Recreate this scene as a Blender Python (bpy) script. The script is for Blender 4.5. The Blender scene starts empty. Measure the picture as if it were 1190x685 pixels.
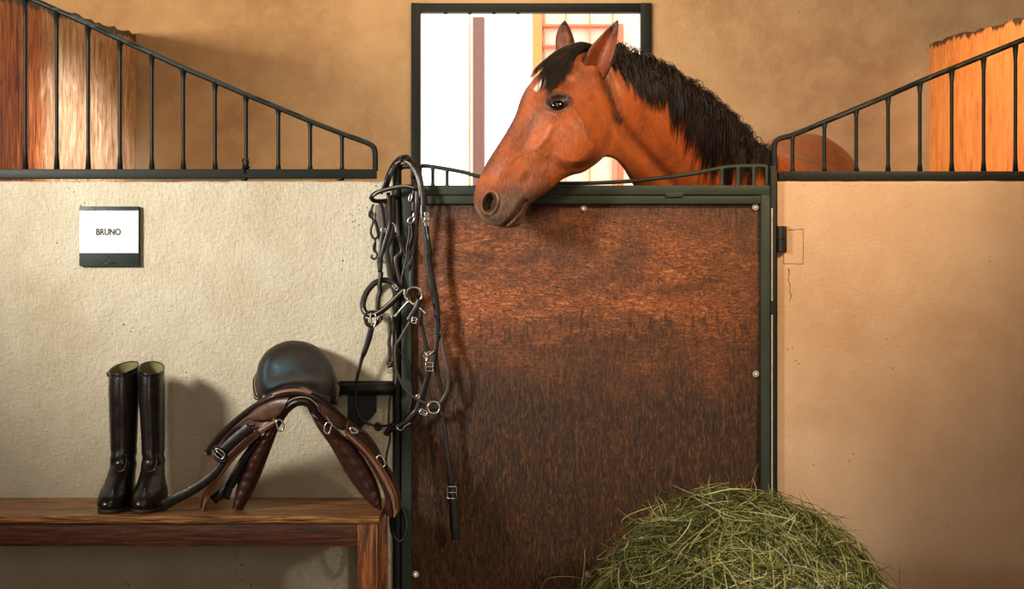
import bpy, bmesh, math, random
import numpy as np
from mathutils import Vector
random.seed(7); rng = np.random.default_rng(11)
S = bpy.context.scene; COL = S.collection
F = 1731.0; D0 = 4.5; HZ = 1.057
def P(px, py, y=0.0):
    d = D0 + y
    return (float((px-595.0)*d/F), float(y), float(HZ-(py-342.5)*d/F))
def PX(n, y=0.0): return n*(D0+y)/F

# ------------------------------------------------------------------ helpers
def tag(o, label=None, cat=None, group=None, kind=None):
    if label: o['label'] = label
    if cat: o['category'] = cat
    if group: o['group'] = group
    if kind: o['kind'] = kind
    return o
def thing(name, loc, label, cat, group=None):
    o = bpy.data.objects.new(name, None); COL.objects.link(o); o.location = loc
    o.empty_display_size = 0.05
    return tag(o, label, cat, group)
class MB:
    def __init__(s): s.v = []; s.f = []; s.n = 0
    def add(s, v, f):
        v = np.asarray(v, float).reshape(-1, 3)
        s.v.append(v); s.f.extend([tuple(int(i)+s.n for i in q) for q in f]); s.n += len(v)
    def build(s, name, mat, parent=None, smooth=True, angle=None):
        me = bpy.data.meshes.new(name)
        v = np.concatenate(s.v) if s.v else np.zeros((0, 3))
        if parent is not None: v = v - np.array(parent_loc(parent))
        me.from_pydata(v.tolist(), [], s.f); me.update()
        if smooth:
            me.shade_smooth()
            if angle: me.set_sharp_from_angle(angle=math.radians(angle))
        me.materials.append(mat)
        o = bpy.data.objects.new(name, me); COL.objects.link(o)
        if parent is not None: o.parent = parent
        return o
def parent_loc(p):
    v = Vector((0, 0, 0))
    while p is not None: v += p.location; p = p.parent
    return tuple(v)
def cr(pts, n=8, closed=False):
    p = np.asarray(pts, float); m = len(p)
    if m < 3 and not closed:
        t = np.linspace(0, 1, n+1)[:, None]; return p[0]*(1-t)+p[-1]*t
    out = []
    segs = m if closed else m-1
    for i in range(segs):
        if closed: a, b, c, d = p[(i-1) % m], p[i], p[(i+1) % m], p[(i+2) % m]
        else:
            b, c = p[i], p[i+1]
            a = p[i-1] if i > 0 else 2*b-c
            d = p[i+2] if i+2 < m else 2*c-b
        for k in range(n):
            t = k/n
            out.append(0.5*((2*b)+(-a+c)*t+(2*a-5*b+4*c-d)*t*t+(-a+3*b-3*c+d)*t**3))
    if not closed: out.append(p[-1])
    return np.array(out)
def nrm(a): return a/np.maximum(np.linalg.norm(a, axis=-1, keepdims=True), 1e-9)
def sweep(mb, pts, cross, hint=None, closed=False, scale=None, cap=True):
    """cross: (k,2) points; u along side vector, v along normal"""
    p = np.asarray(pts, float); n = len(p)
    if closed: T = nrm(np.roll(p, -1, 0)-np.roll(p, 1, 0))
    else:
        T = np.gradient(p, axis=0); T = nrm(T)
    k = len(cross); V = []
    if hint is None:
        h = np.array([0, -1., 0]) if abs(T[0][1]) < .8 else np.array([0, 0, 1.])
        N = h-np.dot(h, T[0])*T[0]; N /= np.linalg.norm(N); Ns = [N]
        for i in range(1, n):
            N = Ns[-1]-np.dot(Ns[-1], T[i])*T[i]; N /= max(np.linalg.norm(N), 1e-9); Ns.append(N)
    else:
        h = np.asarray(hint, float); h = np.broadcast_to(h, (n, 3))
        Ns = nrm(h-(h*T).sum(1)[:, None]*T)
    for i in range(n):
        B = np.cross(T[i], Ns[i]); s = 1 if scale is None else scale[i]
        V.append(p[i]+s*(cross[:, 0:1]*B+cross[:, 1:2]*Ns[i]))
    f = []
    for i in range(n if closed else n-1):
        a = i*k; b = ((i+1) % n)*k
        for j in range(k):
            j2 = (j+1) % k; f.append((a+j, a+j2, b+j2, b+j))
    if not closed and cap:
        f.append(tuple(range(k))[::-1]); f.append(tuple((n-1)*k+j for j in range(k)))
    mb.add(np.concatenate(V), f)
def circ(r, k=10):
    a = np.arange(k)*2*math.pi/k
    return np.stack([np.cos(a)*r, np.sin(a)*r], 1)
def rect(w, t, b=0.3):
    w /= 2; t /= 2; c = min(w, t)*b*1.0
    return np.array([(w, -t+c), (w, t-c), (w-c, t), (-w+c, t), (-w, t-c), (-w, -t+c), (-w+c, -t), (w-c, -t)])
def tube(mb, pts, r, k=10, n=8, closed=False, smooth=True, scale=None, hint=None):
    p = cr(pts, n, closed) if smooth else np.asarray(pts, float)
    sc = None
    if scale is not None: sc = np.interp(np.linspace(0, 1, len(p)), np.linspace(0, 1, len(scale)), scale)
    sweep(mb, p, circ(r, k), hint, closed, sc)
def pxs(l, y=None):
    return [P(*q) if len(q) == 3 else P(q[0], q[1], y) for q in l]
def strap(mb, pts, w, t=0.0035, n=8, closed=False, hint=(0, -1, 0), scale=None):
    p = cr(pts, n, closed); sc = None
    if scale is not None: sc = np.interp(np.linspace(0, 1, len(p)), np.linspace(0, 1, len(scale)), scale)
    sweep(mb, p, rect(w, t, .6), hint, closed, sc)
def box(mb, lo, hi, bev=0.0):
    bm = bmesh.new(); bmesh.ops.create_cube(bm, size=1)
    lo = Vector(lo); hi = Vector(hi)
    for v in bm.verts: v.co = Vector(((v.co.x+.5)*(hi.x-lo.x)+lo.x, (v.co.y+.5)*(hi.y-lo.y)+lo.y, (v.co.z+.5)*(hi.z-lo.z)+lo.z))
    if bev: bmesh.ops.bevel(bm, geom=bm.edges[:], offset=bev, segments=2, affect='EDGES', profile=.6)
    bm.verts.index_update()
    mb.add([v.co[:] for v in bm.verts], [[v.index for v in f.verts] for f in bm.faces]); bm.free()
def one(name, fn, mat, parent=None, **k):
    mb = MB(); fn(mb); return mb.build(name, mat, parent, **k)
def gridfaces(a, b, wrap=False):
    f = []
    for i in range(a-1):
        for j in range(b if wrap else b-1):
            j2 = (j+1) % b
            f.append((i*b+j, i*b+j2, (i+1)*b+j2, (i+1)*b+j))
    return f
def band(mb, A, B, thick=.004, bulge=0.0, nu=6, nv=10, quilt=None):
    """solid sheet between two edge curves, rounded rim"""
    a = cr(A, 60//max(1, len(A)-1)); b = cr(B, 60//max(1, len(B)-1))
    m = 60
    ra = np.stack([np.interp(np.linspace(0, 1, m), np.linspace(0, 1, len(a)), a[:, i]) for i in range(3)], 1)
    rb = np.stack([np.interp(np.linspace(0, 1, m), np.linspace(0, 1, len(b)), b[:, i]) for i in range(3)], 1)
    t = np.linspace(0, 1, nv)[None, :, None]
    G = ra[:, None]*(1-t)+rb[:, None]*t
    N = nrm(np.cross(np.gradient(G, axis=0), np.gradient(G, axis=1)))
    N = N*np.sign((N*np.array([0, -1., .15])).sum(-1, keepdims=True)+1e-6)
    prof = np.sin(np.pi*t)
    rim = np.clip(np.sin(np.pi*t)*3, .15, 1)
    q = 0
    if quilt is not None: q = quilt*np.abs(np.sin(np.linspace(0, math.pi*11, m)))[:, None, None]*prof
    Fv = G+N*(bulge*prof+thick*.5*rim+q)
    Bv = G-N*(thick*.5*rim)
    R = np.concatenate([Fv, Bv[:, ::-1]], 1)
    k = R.shape[1]; f = gridfaces(m, k, True)
    f.append(tuple(range(k))); f.append(tuple((m-1)*k+j for j in range(k))[::-1])
    mb.add(R.reshape(-1, 3), f)
def finish(o):
    """orient normals outwards"""
    bm = bmesh.new(); bm.from_mesh(o.data); bmesh.ops.recalc_face_normals(bm, faces=bm.faces[:]); bm.to_mesh(o.data); bm.free(); return o

# ------------------------------------------------------------------ materials
def srgb(r, g, b):
    return tuple((c/12.92 if c <= .04045 else ((c+.055)/1.055)**2.4) for c in (r/255, g/255, b/255))+(1,)
class NT:
    def __init__(s, name):
        s.m = bpy.data.materials.new(name); s.m.use_nodes = True; s.t = s.m.node_tree; s.t.nodes.clear()
        s.out = s.n('ShaderNodeOutputMaterial'); s.b = s.n('ShaderNodeBsdfPrincipled')
        s.t.links.new(s.b.outputs[0], s.out.inputs[0]); s.tc = s.n('ShaderNodeTexCoord'); s.geo = s.n('ShaderNodeNewGeometry')
    def n(s, t, **k):
        x = s.t.nodes.new(t)
        for a, v in k.items(): setattr(x, a, v)
        return x
    def l(s, a, b): s.t.links.new(a, b)
    def pos(s): return s.geo.outputs['Position']
    def map(s, scale=(1, 1, 1), rot=(0, 0, 0), src=None):
        m = s.n('ShaderNodeMapping'); m.inputs['Scale'].default_value = scale; m.inputs['Rotation'].default_value = rot
        s.l(src or s.pos(), m.inputs[0]); return m.outputs[0]
    def noise(s, vec, scale, detail=4, rough=.6, dist=0):
        x = s.n('ShaderNodeTexNoise'); s.l(vec, x.inputs['Vector']); x.inputs['Scale'].default_value = scale
        x.inputs['Detail'].default_value = detail; x.inputs['Roughness'].default_value = rough; x.inputs['Distortion'].default_value = dist
        return x.outputs['Fac']
    def vor(s, vec, scale, rnd=1, feat='F1'):
        x = s.n('ShaderNodeTexVoronoi', feature=feat); s.l(vec, x.inputs['Vector']); x.inputs['Scale'].default_value = scale
        x.inputs['Randomness'].default_value = rnd
        return x.outputs['Distance']
    def ramp(s, v, stops, interp='LINEAR'):
        x = s.n('ShaderNodeValToRGB'); s.l(v, x.inputs[0]); x.color_ramp.interpolation = interp
        e = x.color_ramp.elements
        while len(e) < len(stops): e.new(.5)
        for i, (p, c) in enumerate(stops):
            e[i].position = p; e[i].color = c if isinstance(c, tuple) else (c, c, c, 1)
        return x.outputs[0]
    def mix(s, f, a, b, mode='MIX'):
        x = s.n('ShaderNodeMix', data_type='RGBA', blend_type=mode)
        if isinstance(f, (int, float)): x.inputs[0].default_value = f
        else: s.l(f, x.inputs[0])
        for i, v in ((6, a), (7, b)):
            if isinstance(v, tuple): x.inputs[i].default_value = v
            else: s.l(v, x.inputs[i])
        return x.outputs[2]
    def math(s, op, a, b=None, c=None, clamp=False):
        x = s.n('ShaderNodeMath', operation=op, use_clamp=clamp)
        for i, v in enumerate((a, b, c)):
            if v is None: continue
            if isinstance(v, (int, float)): x.inputs[i].default_value = v
            else: s.l(v, x.inputs[i])
        return x.outputs[0]
    def rng(s, v, a, b, c=0, d=1):
        x = s.n('ShaderNodeMapRange', interpolation_type='SMOOTHSTEP'); s.l(v, x.inputs[0])
        for i, q in enumerate((a, b, c, d)): x.inputs[i+1].default_value = q
        return x.outputs[0]
    def sep(s, v=None):
        x = s.n('ShaderNodeSeparateXYZ'); s.l(v or s.pos(), x.inputs[0]); return x.outputs
    def bump(s, h, strength=.3, dist=.01, chain=None):
        x = s.n('ShaderNodeBump'); x.inputs['Strength'].default_value = strength; x.inputs['Distance'].default_value = dist
        s.l(h, x.inputs['Height'])
        if chain is not None: s.l(chain, x.inputs['Normal'])
        s.l(x.outputs[0], s.b.inputs['Normal']); return x.outputs[0]
    def set(s, **k):
        for a, v in k.items():
            i = s.b.inputs[a.replace('_', ' ')]
            if isinstance(v, (int, float, tuple)): i.default_value = v
            else: s.l(v, i)
        return s
def simple(name, col, rough=.5, metal=0, var=.25, scale=40, bump=.15, bd=.002, spec=.5, coat=0):
    m = NT(name); n = m.noise(m.pos(), scale, 5)
    dark = tuple(c*(1-var) for c in col[:3])+(1,); lite = tuple(min(1, c*(1+var)) for c in col[:3])+(1,)
    m.set(Base_Color=m.ramp(n, [(.3, dark), (.7, lite)]), Roughness=m.rng(n, .2, .8, rough-.08, rough+.1), Metallic=metal, Specular_IOR_Level=spec, Coat_Weight=coat)
    m.bump(n, bump, bd); return m.m

def plaster(name, base, lite, dark, pits=.9, crack=False, bumpk=1.0):
    m = NT(name); p = m.pos()
    big = m.noise(p, 1.6, 5, .6); mid = m.noise(p, 9, 6, .65)
    fine = m.noise(m.map((1, 1, 1.3)), 70, 4, .6)
    # trowel strokes, slanted
    st = m.math('MULTIPLY', m.math('ADD', m.noise(m.map((120, 120, 40), (0, .75, 0)), 1.0, 5, .7, .8), m.noise(m.map((50, 50, 120), (0, .3, 0)), 1.0, 5, .7, .6)), .5)
    c = m.ramp(big, [(.3, dark), (.55, base), (.75, lite)])
    c = m.mix(m.rng(mid, .42, .68, 0, .35), c, lite)
    c = m.mix(m.rng(st, .53, .66, 0, .3), c, dark)
    # pits
    v = m.vor(m.map((1.2, 1, .7), (0, .5, 0)), 24); w = m.noise(p, 3.2, 2)
    thr = m.rng(w, .53, .78, .015, .11)
    pit = m.math('LESS_THAN', v, thr)
    v2 = m.vor(p, 60); pit2 = m.math('MULTIPLY', m.math('LESS_THAN', v2, .13), m.math('GREATER_THAN', w, .635))
    pt = m.math('MAXIMUM', pit, pit2)
    c = m.mix(m.math('MULTIPLY', pt, pits), c, (.07, .045, .025, 1))
    if crack:
        x, y, z = m.sep()
        wob = m.math('MULTIPLY', m.math('SUBTRACT', m.noise(p, 26, 3), .5), .012)
        cx, cz, hx, hz = (922-595)*.0026, HZ-(287-342.5)*.0026, .0295, .052
        dx = m.math('SUBTRACT', m.math('ABSOLUTE', m.math('SUBTRACT', m.math('ADD', x, wob), cx)), hx)
        dz = m.math('SUBTRACT', m.math('ABSOLUTE', m.math('SUBTRACT', m.math('ADD', z, wob), cz)), hz)
        dd = m.math('ABSOLUTE', m.math('MAXIMUM', dx, dz))
        line = m.math('LESS_THAN', dd, .0013)
        # wandering crack under the patch
        cx2 = (918-595)*.0026
        w2 = m.math('MULTIPLY', m.math('SUBTRACT', m.noise(p, 16, 3), .5), .05)
        l2 = m.math('LESS_THAN', m.math('ABSOLUTE', m.math('ADD', m.math('SUBTRACT', x, cx2), w2)), .0016)
        zz = m.math('MULTIPLY', m.math('LESS_THAN', z, HZ-(312-342.5)*.0026), m.math('GREATER_THAN', z, HZ-(352-342.5)*.0026))
        line = m.math('MAXIMUM', line, m.math('MULTIPLY', l2, zz))
        c = m.mix(m.math('MULTIPLY', line, .75), c, (.07, .045, .025, 1))
    h = m.math('ADD', m.math('MULTIPLY', mid, .7), m.math('ADD', m.math('MULTIPLY', st, .65), m.math('MULTIPLY', fine, .35)))
    h = m.math('SUBTRACT', h, m.math('MULTIPLY', pt, .7))
    m.set(Base_Color=c, Roughness=.62, Specular_IOR_Level=.35); m.bump(h, .8*bumpk, .012)
    return m.m
M = {}
M['plaster_l'] = plaster('cream_plaster', srgb(214, 204, 180), srgb(230, 222, 202), srgb(194, 180, 150), bumpk=1.25)
M['plaster_r'] = plaster('tan_plaster', srgb(218, 180, 144), srgb(228, 194, 160), srgb(202, 160, 122), crack=True, bumpk=.55)
M['plaster_b'] = plaster('ochre_plaster', srgb(204, 170, 128), srgb(220, 188, 146), srgb(174, 138, 98), pits=.5, bumpk=.6)
M['plaster_o'] = plaster('outer_plaster', srgb(190, 160, 125), srgb(200, 170, 135), srgb(170, 140, 100), pits=.3)
M['floor'] = simple('concrete_floor', srgb(120, 105, 88), .85, 0, .2, 12, .4, .01)
M['ceil'] = simple('ceiling_boards', srgb(120, 95, 70), .8)
def paint_metal(name, col, chip):
    m = NT(name); n = m.noise(m.pos(), 55, 6, .7); n2 = m.noise(m.pos(), 8, 3)
    c = m.mix(m.rng(n2, .3, .7, 0, 1), col, tuple(x*1.25 for x in col[:3])+(1,))
    c = m.mix(m.rng(n, .70, .74, 0, .7), c, chip)
    m.set(Base_Color=c, Roughness=.5, Specular_IOR_Level=.3, Metallic=.0); m.bump(n, .25, .002); return m.m
M['green'] = paint_metal('dark_green_painted_steel', srgb(19, 24, 20), srgb(80, 72, 54))
M['greenframe'] = paint_metal('green_door_steel', srgb(46, 55, 46), srgb(128, 116, 88))
M['dark_steel'] = paint_metal('dark_hinge_steel', srgb(40, 36, 34), srgb(90, 80, 70))
M['steel'] = simple('bright_steel', (.58, .56, .53, 1), .28, 1, .1, 60, .05)
M['brass'] = simple('worn_screw_steel', srgb(186, 172, 150), .4, .3, .1)
M['black_leather'] = simple('black_leather', srgb(20, 15, 13), .4, 0, .35, 70, .35, .002, .55)
M['dark_leather'] = simple('dark_brown_leather', srgb(38, 26, 22), .36, 0, .3, 60, .3, .002, .6)
M['seat_leather'] = simple('smooth_black_seat_leather', srgb(26, 17, 15), .34, 0, .12, 30, .1, .0015, .45)
M['brown_leather'] = simple('brown_leather', srgb(92, 62, 48), .38, 0, .3, 45, .3, .002, .5)
M['tan_leather'] = simple('tan_leather_edge', srgb(150, 104, 74), .45, 0, .25, 45, .3, .002, .4)
M['panel_leather'] = simple('maroon_panel_leather', srgb(66, 38, 32), .33, 0, .3, 50, .3, .002, .5)
M['piping'] = simple('pale_piping', srgb(180, 165, 145), .4, 0, .2)
M['rein'] = simple('olive_brown_rein_leather', srgb(70, 58, 44), .4, 0, .3, 60, .3, .002)
M['pad'] = simple('grey_brown_pad', srgb(110, 95, 80), .6, 0, .2)
M['boot'] = simple('polished_black_boot_leather', srgb(24, 18, 17), .3, 0, .3, 30, .15, .002, .55, .1)
M['lining'] = simple('cream_boot_lining', srgb(120, 112, 72), .8, 0, .2)
M['sole'] = simple('boot_sole', srgb(60, 50, 42), .6, 0, .3)
M['green_board'] = simple('dark_green_plaque', srgb(4, 32, 26), .5, 0, .1)
M['white_board'] = simple('white_plaque_face', srgb(250, 250, 248), .4, 0, .01, 40, .0)
M['ink'] = simple('black_lettering', srgb(22, 22, 24), .5, 0, .05)
M['deep_ink'] = simple('darker_green_emblem', srgb(4, 20, 16), .5, 0, .05)

def wood(name, dark, mid, lite, axis=(2.6, 48, 48), rough=.42, coat=.2, tawny=None):
    m = NT(name)
    g = m.noise(m.map(axis), 3.0, 7, .65, .7); g2 = m.noise(m.map(tuple(a*5 for a in axis)), 2.5, 4, .6)
    c = m.ramp(g, [(.36, dark), (.5, mid), (.62, lite)])
    c = m.mix(m.rng(g2, .5, .75, 0, .55), c, dark)
    m.set(Base_Color=c, Roughness=m.rng(g, .3, .7, rough+.1, rough-.08), Coat_Weight=coat, Coat_Roughness=.3)
    m.bump(m.math('ADD', g, m.math('MULTIPLY', g2, .6)), .4, .004); return m.m
M['bench'] = wood('oiled_bench_wood', srgb(60, 32, 13), srgb(156, 98, 42), srgb(220, 160, 86))
M['bench_v'] = wood('oiled_leg_wood', srgb(66, 32, 12), srgb(166, 92, 42), srgb(214, 138, 74), (48, 48, 2.6))
M['apron'] = wood('dark_apron_wood', srgb(46, 22, 10), srgb(90, 44, 20), srgb(130, 70, 34))

# door panel: vertical grained board, with a patchy pale-orange zone across its upper part
def door_mat():
    m = NT('patchy_plywood'); x, y, z = m.sep()
    wob = m.noise(m.pos(), 3.5, 3)
    grain = m.noise(m.map((95, 20, 14)), 1.2, 8, .8, 2.4)
    fib = m.noise(m.map((12, 20, 40), (0, .35, 0)), 1.6, 8, .78, 3.0)
    fib2 = m.noise(m.map((16, 20, 44), (0, -.45, 0)), 2.0, 8, .78, 3.0)
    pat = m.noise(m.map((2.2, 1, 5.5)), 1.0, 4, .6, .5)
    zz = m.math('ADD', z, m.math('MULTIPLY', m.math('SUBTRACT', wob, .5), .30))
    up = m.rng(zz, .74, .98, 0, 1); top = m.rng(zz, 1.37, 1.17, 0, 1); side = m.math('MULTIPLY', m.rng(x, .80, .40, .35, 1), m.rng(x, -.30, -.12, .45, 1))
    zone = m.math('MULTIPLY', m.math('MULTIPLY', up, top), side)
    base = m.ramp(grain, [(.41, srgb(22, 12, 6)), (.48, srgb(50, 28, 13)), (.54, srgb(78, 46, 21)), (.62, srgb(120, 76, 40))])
    tawny = m.ramp(m.math('MULTIPLY', m.math('ADD', fib, fib2), .5), [(.40, srgb(52, 26, 13)), (.47, srgb(122, 60, 28)), (.53, srgb(172, 94, 44)), (.60, srgb(236, 166, 100))])
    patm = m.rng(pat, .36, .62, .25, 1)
    c = m.mix(m.math('MULTIPLY', zone, patm), base, tawny)
    flick = m.noise(m.map((110, 20, 160)), 1.0, 2)
    c = m.mix(m.math('MULTIPLY', m.rng(flick, .60, .70, 0, .5), zone), c, srgb(70, 36, 16))
    # dark scuff marks along the lower limit of the orange zone
    z2 = m.math('MULTIPLY', m.rng(zz, .86, .94), m.rng(zz, 1.04, .95))
    sc = m.noise(m.map((60, 20, 18)), 1.3, 4)
    c = m.mix(m.math('MULTIPLY', m.math('MULTIPLY', z2, m.rng(sc, .5, .62, 0, .75)), 1), c, srgb(44, 24, 12))
    h = m.math('ADD', grain, m.math('MULTIPLY', fib, zone))
    m.set(Base_Color=c, Roughness=m.rng(grain, .3, .7, .62, .44), Specular_IOR_Level=.4); m.bump(h, .5, .004)
    return m.m
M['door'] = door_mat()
# side partitions: tall varnished boards with a black peeling top
def part_mat(name, cols, ztop, rough, dr=.035, two=None):
    m = NT(name); x, y, z = m.sep()
    g = m.noise(m.map((48, 48, 3.2)), 1.0, 8, .75, 1.4); g2 = m.noise(m.map((16, 16, 5)), 1.0, 6, .7, 1.5)
    c = m.ramp(m.math('ADD', m.math('MULTIPLY', g, .6), m.math('MULTIPLY', g2, .4)), [(.38, cols[0]), (.5, cols[1]), (.62, cols[2])])
    if two: c = m.mix(m.rng(m.math('ADD', y, m.math('MULTIPLY', g2, .2)), 2.38, 2.28), c, m.ramp(g, [(.38, two[0]), (.5, two[1]), (.64, two[2])]))
    drip = m.noise(m.map((16, 16, 2.0)), 1.0, 4, .7)
    edge = m.math('ADD', z, m.math('MULTIPLY', drip, .16))
    c = m.mix(m.rng(edge, ztop+dr, ztop+dr+.02, 0, .94), c, (.012, .009, .007, 1))
    m.set(Base_Color=c, Roughness=rough, Specular_IOR_Level=.5, Coat_Weight=.5, Coat_Roughness=.35); m.bump(m.math('ADD', g, g2), .5, .01); return m.m
M['part_l'] = part_mat('varnished_partition_boards', [srgb(128, 84, 50), srgb(186, 142, 98), srgb(226, 194, 154)], 2.366, .34, .035, [srgb(70, 28, 8), srgb(176, 88, 34), srgb(230, 150, 80)])
M['part_r'] = part_mat('orange_partition_boards', [srgb(190, 104, 48), srgb(222, 136, 68), srgb(236, 158, 90)], 2.32, .4, .055)
M['facade'] = simple('pink_outdoor_render', srgb(244, 222, 208), .8, 0, .06, 3)
M['facade_band'] = simple('orange_outdoor_trim', srgb(232, 150, 84), .6, 0, .1)
M['facade_red'] = simple('red_outdoor_frame', srgb(214, 118, 84), .6, 0, .1)
M['mauve'] = simple('mauve_outdoor_post', srgb(128, 94, 90), .6, 0, .12)
M['yellowbar'] = simple('ochre_outdoor_bar', srgb(215, 190, 130), .6, 0, .1)
M['yard'] = simple('yard_ground', srgb(200, 190, 170), .9)

# ------------------------------------------------------------------ room shell
def st(name, lo, hi, mat, bev=0.0):
    return tag(one(name, lambda b: box(b, lo, hi, bev), M[mat], smooth=False), kind='structure')
WT = 1.4
def halfwall(name, x0, x1, mat):
    # rounded, slightly uneven top edge
    mb = MB(); nx = 160; prof = []
    for a in np.linspace(0, math.pi/2, 6): prof.append((.012-.012*math.sin(a), WT-.012+.012*math.cos(a)))
    prof = [(.012-.012*math.sin(a), WT-.012+.012*math.cos(a)) for a in np.linspace(math.pi/2, 0, 6)]
    pr = [(0., 0.)]+prof+[(.14-.012+.012*math.sin(a), WT-.012+.012*math.cos(a)) for a in np.linspace(0, math.pi/2, 6)]+[(.14, 0.)]
    X = np.linspace(x0, x1, nx); V = []
    wv = np.interp(X, np.linspace(x0, x1, 60), rng.normal(0, .0012, 60))
    for i, xx in enumerate(X):
        for (yy, zz) in pr: V.append((xx, yy, zz+(wv[i] if zz > .5 else 0)))
    f = gridfaces(nx, len(pr)); k = len(pr)
    f.append(tuple(range(k))); f.append(tuple((nx-1)*k+j for j in range(k))[::-1])
    mb.add(V, f); o = mb.build(name, M[mat], angle=50); finish(o); return tag(o, kind='structure')
XL = P(457, 0)[0]; XR = P(903.5, 0)[0]
halfwall('wall_left', -3.4, XL, 'plaster_l')
halfwall('wall_right', XR, 3.4, 'plaster_r')
st('floor', (-3.5, -6.2, -.1), (3.5, 3.25, 0), 'floor')
# back wall with window hole
yb = 3.0
wx0, _, wz1 = P(488, 14, yb); wx1 = P(745, 14, yb)[0]; wz0 = 1.45
def backwall(b):
    xs = [-3.5, wx0, wx1, 3.5]; zs = [0, wz0, wz1, 3.4]
    for i in range(3):
        for j in range(3):
            if i == 1 and j == 1: continue
            box(b, (xs[i], yb, zs[j]), (xs[i+1], yb+.05, zs[j+1]))
tag(one('wall_back', backwall, M['plaster_b'], smooth=False), kind='structure')
st('ceiling', (-3.5, -6.2, 3.4), (3.5, 3.05, 3.5), 'ceil')
st('wall_aisle', (-3.5, -6.2, 0), (3.5, -6.0, 3.4), 'plaster_o')
st('wall_far_left', (-3.5, -6.0, 0), (-3.4, 3.0, 3.4), 'plaster_o')
st('wall_far_right', (3.4, -6.0, 0), (3.5, 3.0, 3.4), 'plaster_o')
def partition(name, p0, p1, ztop, mat):
    # ragged top
    mb = MB(); n = 90; d = np.array(p1)-np.array(p0); L = np.linalg.norm(d); d = d/L; nn = np.array([-d[1], d[0]])*.05
    V = []
    for t in np.linspace(0, 1, n):
        c = np.array(p0)+d*L*t; zt = ztop+(random.random()-.5)*.02
        for (s, z) in ((1, 0), (1, zt-.0), (-1, zt), (-1, 0)): V.append((c[0]+s*nn[0], c[1]+s*nn[1], z))
    f = gridfaces(n, 4, True)+[(0, 1, 2, 3), tuple((n-1)*4+j for j in range(4))[::-1]]
    mb.add(V, f); o = mb.build(name, M[mat], smooth=False); finish(o); return tag(o, kind='structure')
partition('wall_stall_left', (-1.935-.86, .16), (-1.935, 2.99), 2.366, 'part_l')
partition('wall_stall_right', (2.143+.98, .16), (2.143, 2.99), 2.32, 'part_r')

# window: green frame set into the opening
w = thing('window_1', (0, yb, 2.0), None, None); w['kind'] = 'structure'
fx0 = P(478, 4, yb)[0]; fx1, _, fz1 = P(757, 4, yb); fz0 = wz0-.045
def wf(b):
    y0, y1 = yb-.02, yb+.035
    box(b, (fx0, y0, fz0), (wx0+.004, y1, fz1), .004); box(b, (wx1-.004, y0, fz0), (fx1, y1, fz1), .004)
    box(b, (fx0+.001, y0+.002, wz1-.004), (fx1-.001, y1, fz1-.001), .004); box(b, (fx0+.001, y0+.002, fz0+.001), (fx1-.001, y1, wz0+.004), .004)
tag(one('window_frame', wf, M['green'], w, angle=40), kind='structure')
# small bar stubs along the top of the frame
for px in (518, 546, 574, 602):
    tag(one('bar_stub', lambda b: tube(b, [P(px, 10, yb+.01), P(px, 16.5, yb+.01)], PX(2.2, yb), 8, 2), M['green'], w), kind='structure')

# ------------------------------------------------------------------ outside
yo = 7.0
st('floor_yard', (-8, 3.3, -.1), (8, 14, 0), 'yard')
bl = thing('outbuilding', P(640, 342, yo)[:2]+(0,), 'sunlit pink building with orange trim seen through the window', 'building')
x0 = P(619, 0, yo)[0]
one('wall', lambda b: box(b, (x0, yo+.1, 0), (6, yo+1.5, 5), .01), M['facade'], bl, smooth=False)
one('corner_trim', lambda b: box(b, (x0, yo+.02, 0), (P(630, 0, yo)[0], yo+.1, 4.99), .005), M['facade_band'], bl, smooth=False)
def frm(b):
    zt = P(0, 30, yo)[2]
    box(b, (P(631, 0, yo)[0], yo+.04, zt), (P(724, 0, yo)[0], yo+.1, zt+.02), .004)
    box(b, (P(719, 0, yo)[0], yo+.03, 0), (P(725, 0, yo)[0], yo+.1, zt+.021), .004)
one('door_frame', frm, M['facade_red'], bl, smooth=False)
for px in (633, 658, 686, 713):
    one('bar', lambda b: box(b, (P(px-.7, 0, yo)[0], yo+.06, .3), (P(px+.7, 0, yo)[0], yo+.09, 4.9), .002), M['facade_band'], bl, smooth=False)
one('cross_bar', lambda b: box(b, (P(631, 0, yo)[0], yo+.05, P(0, 54, yo)[2]), (P(722, 0, yo)[0], yo+.095, P(0, 51, yo)[2]), .002), M['facade_red'], bl, smooth=False)
pm = thing('outdoor_post', P(556, 342, 6)[:2]+(0,), 'mauve brown post standing outside the window against white sky', 'post')
def postm(b):
    a = P(549, 19, 6); c = P(563, 19, 6); box(b, (a[0], 6, 0), (c[0], 6.12, a[2]), .01)
one('shaft', postm, M['mauve'], pm, smooth=False)
one('pipe', lambda b: tube(b, [P(545.5, 15, 6.05), (P(545.5, 15, 6.05)[0], 6.05, 0.)], PX(1.4, 6), 8, 4), M['yellowbar'], pm)

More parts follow.
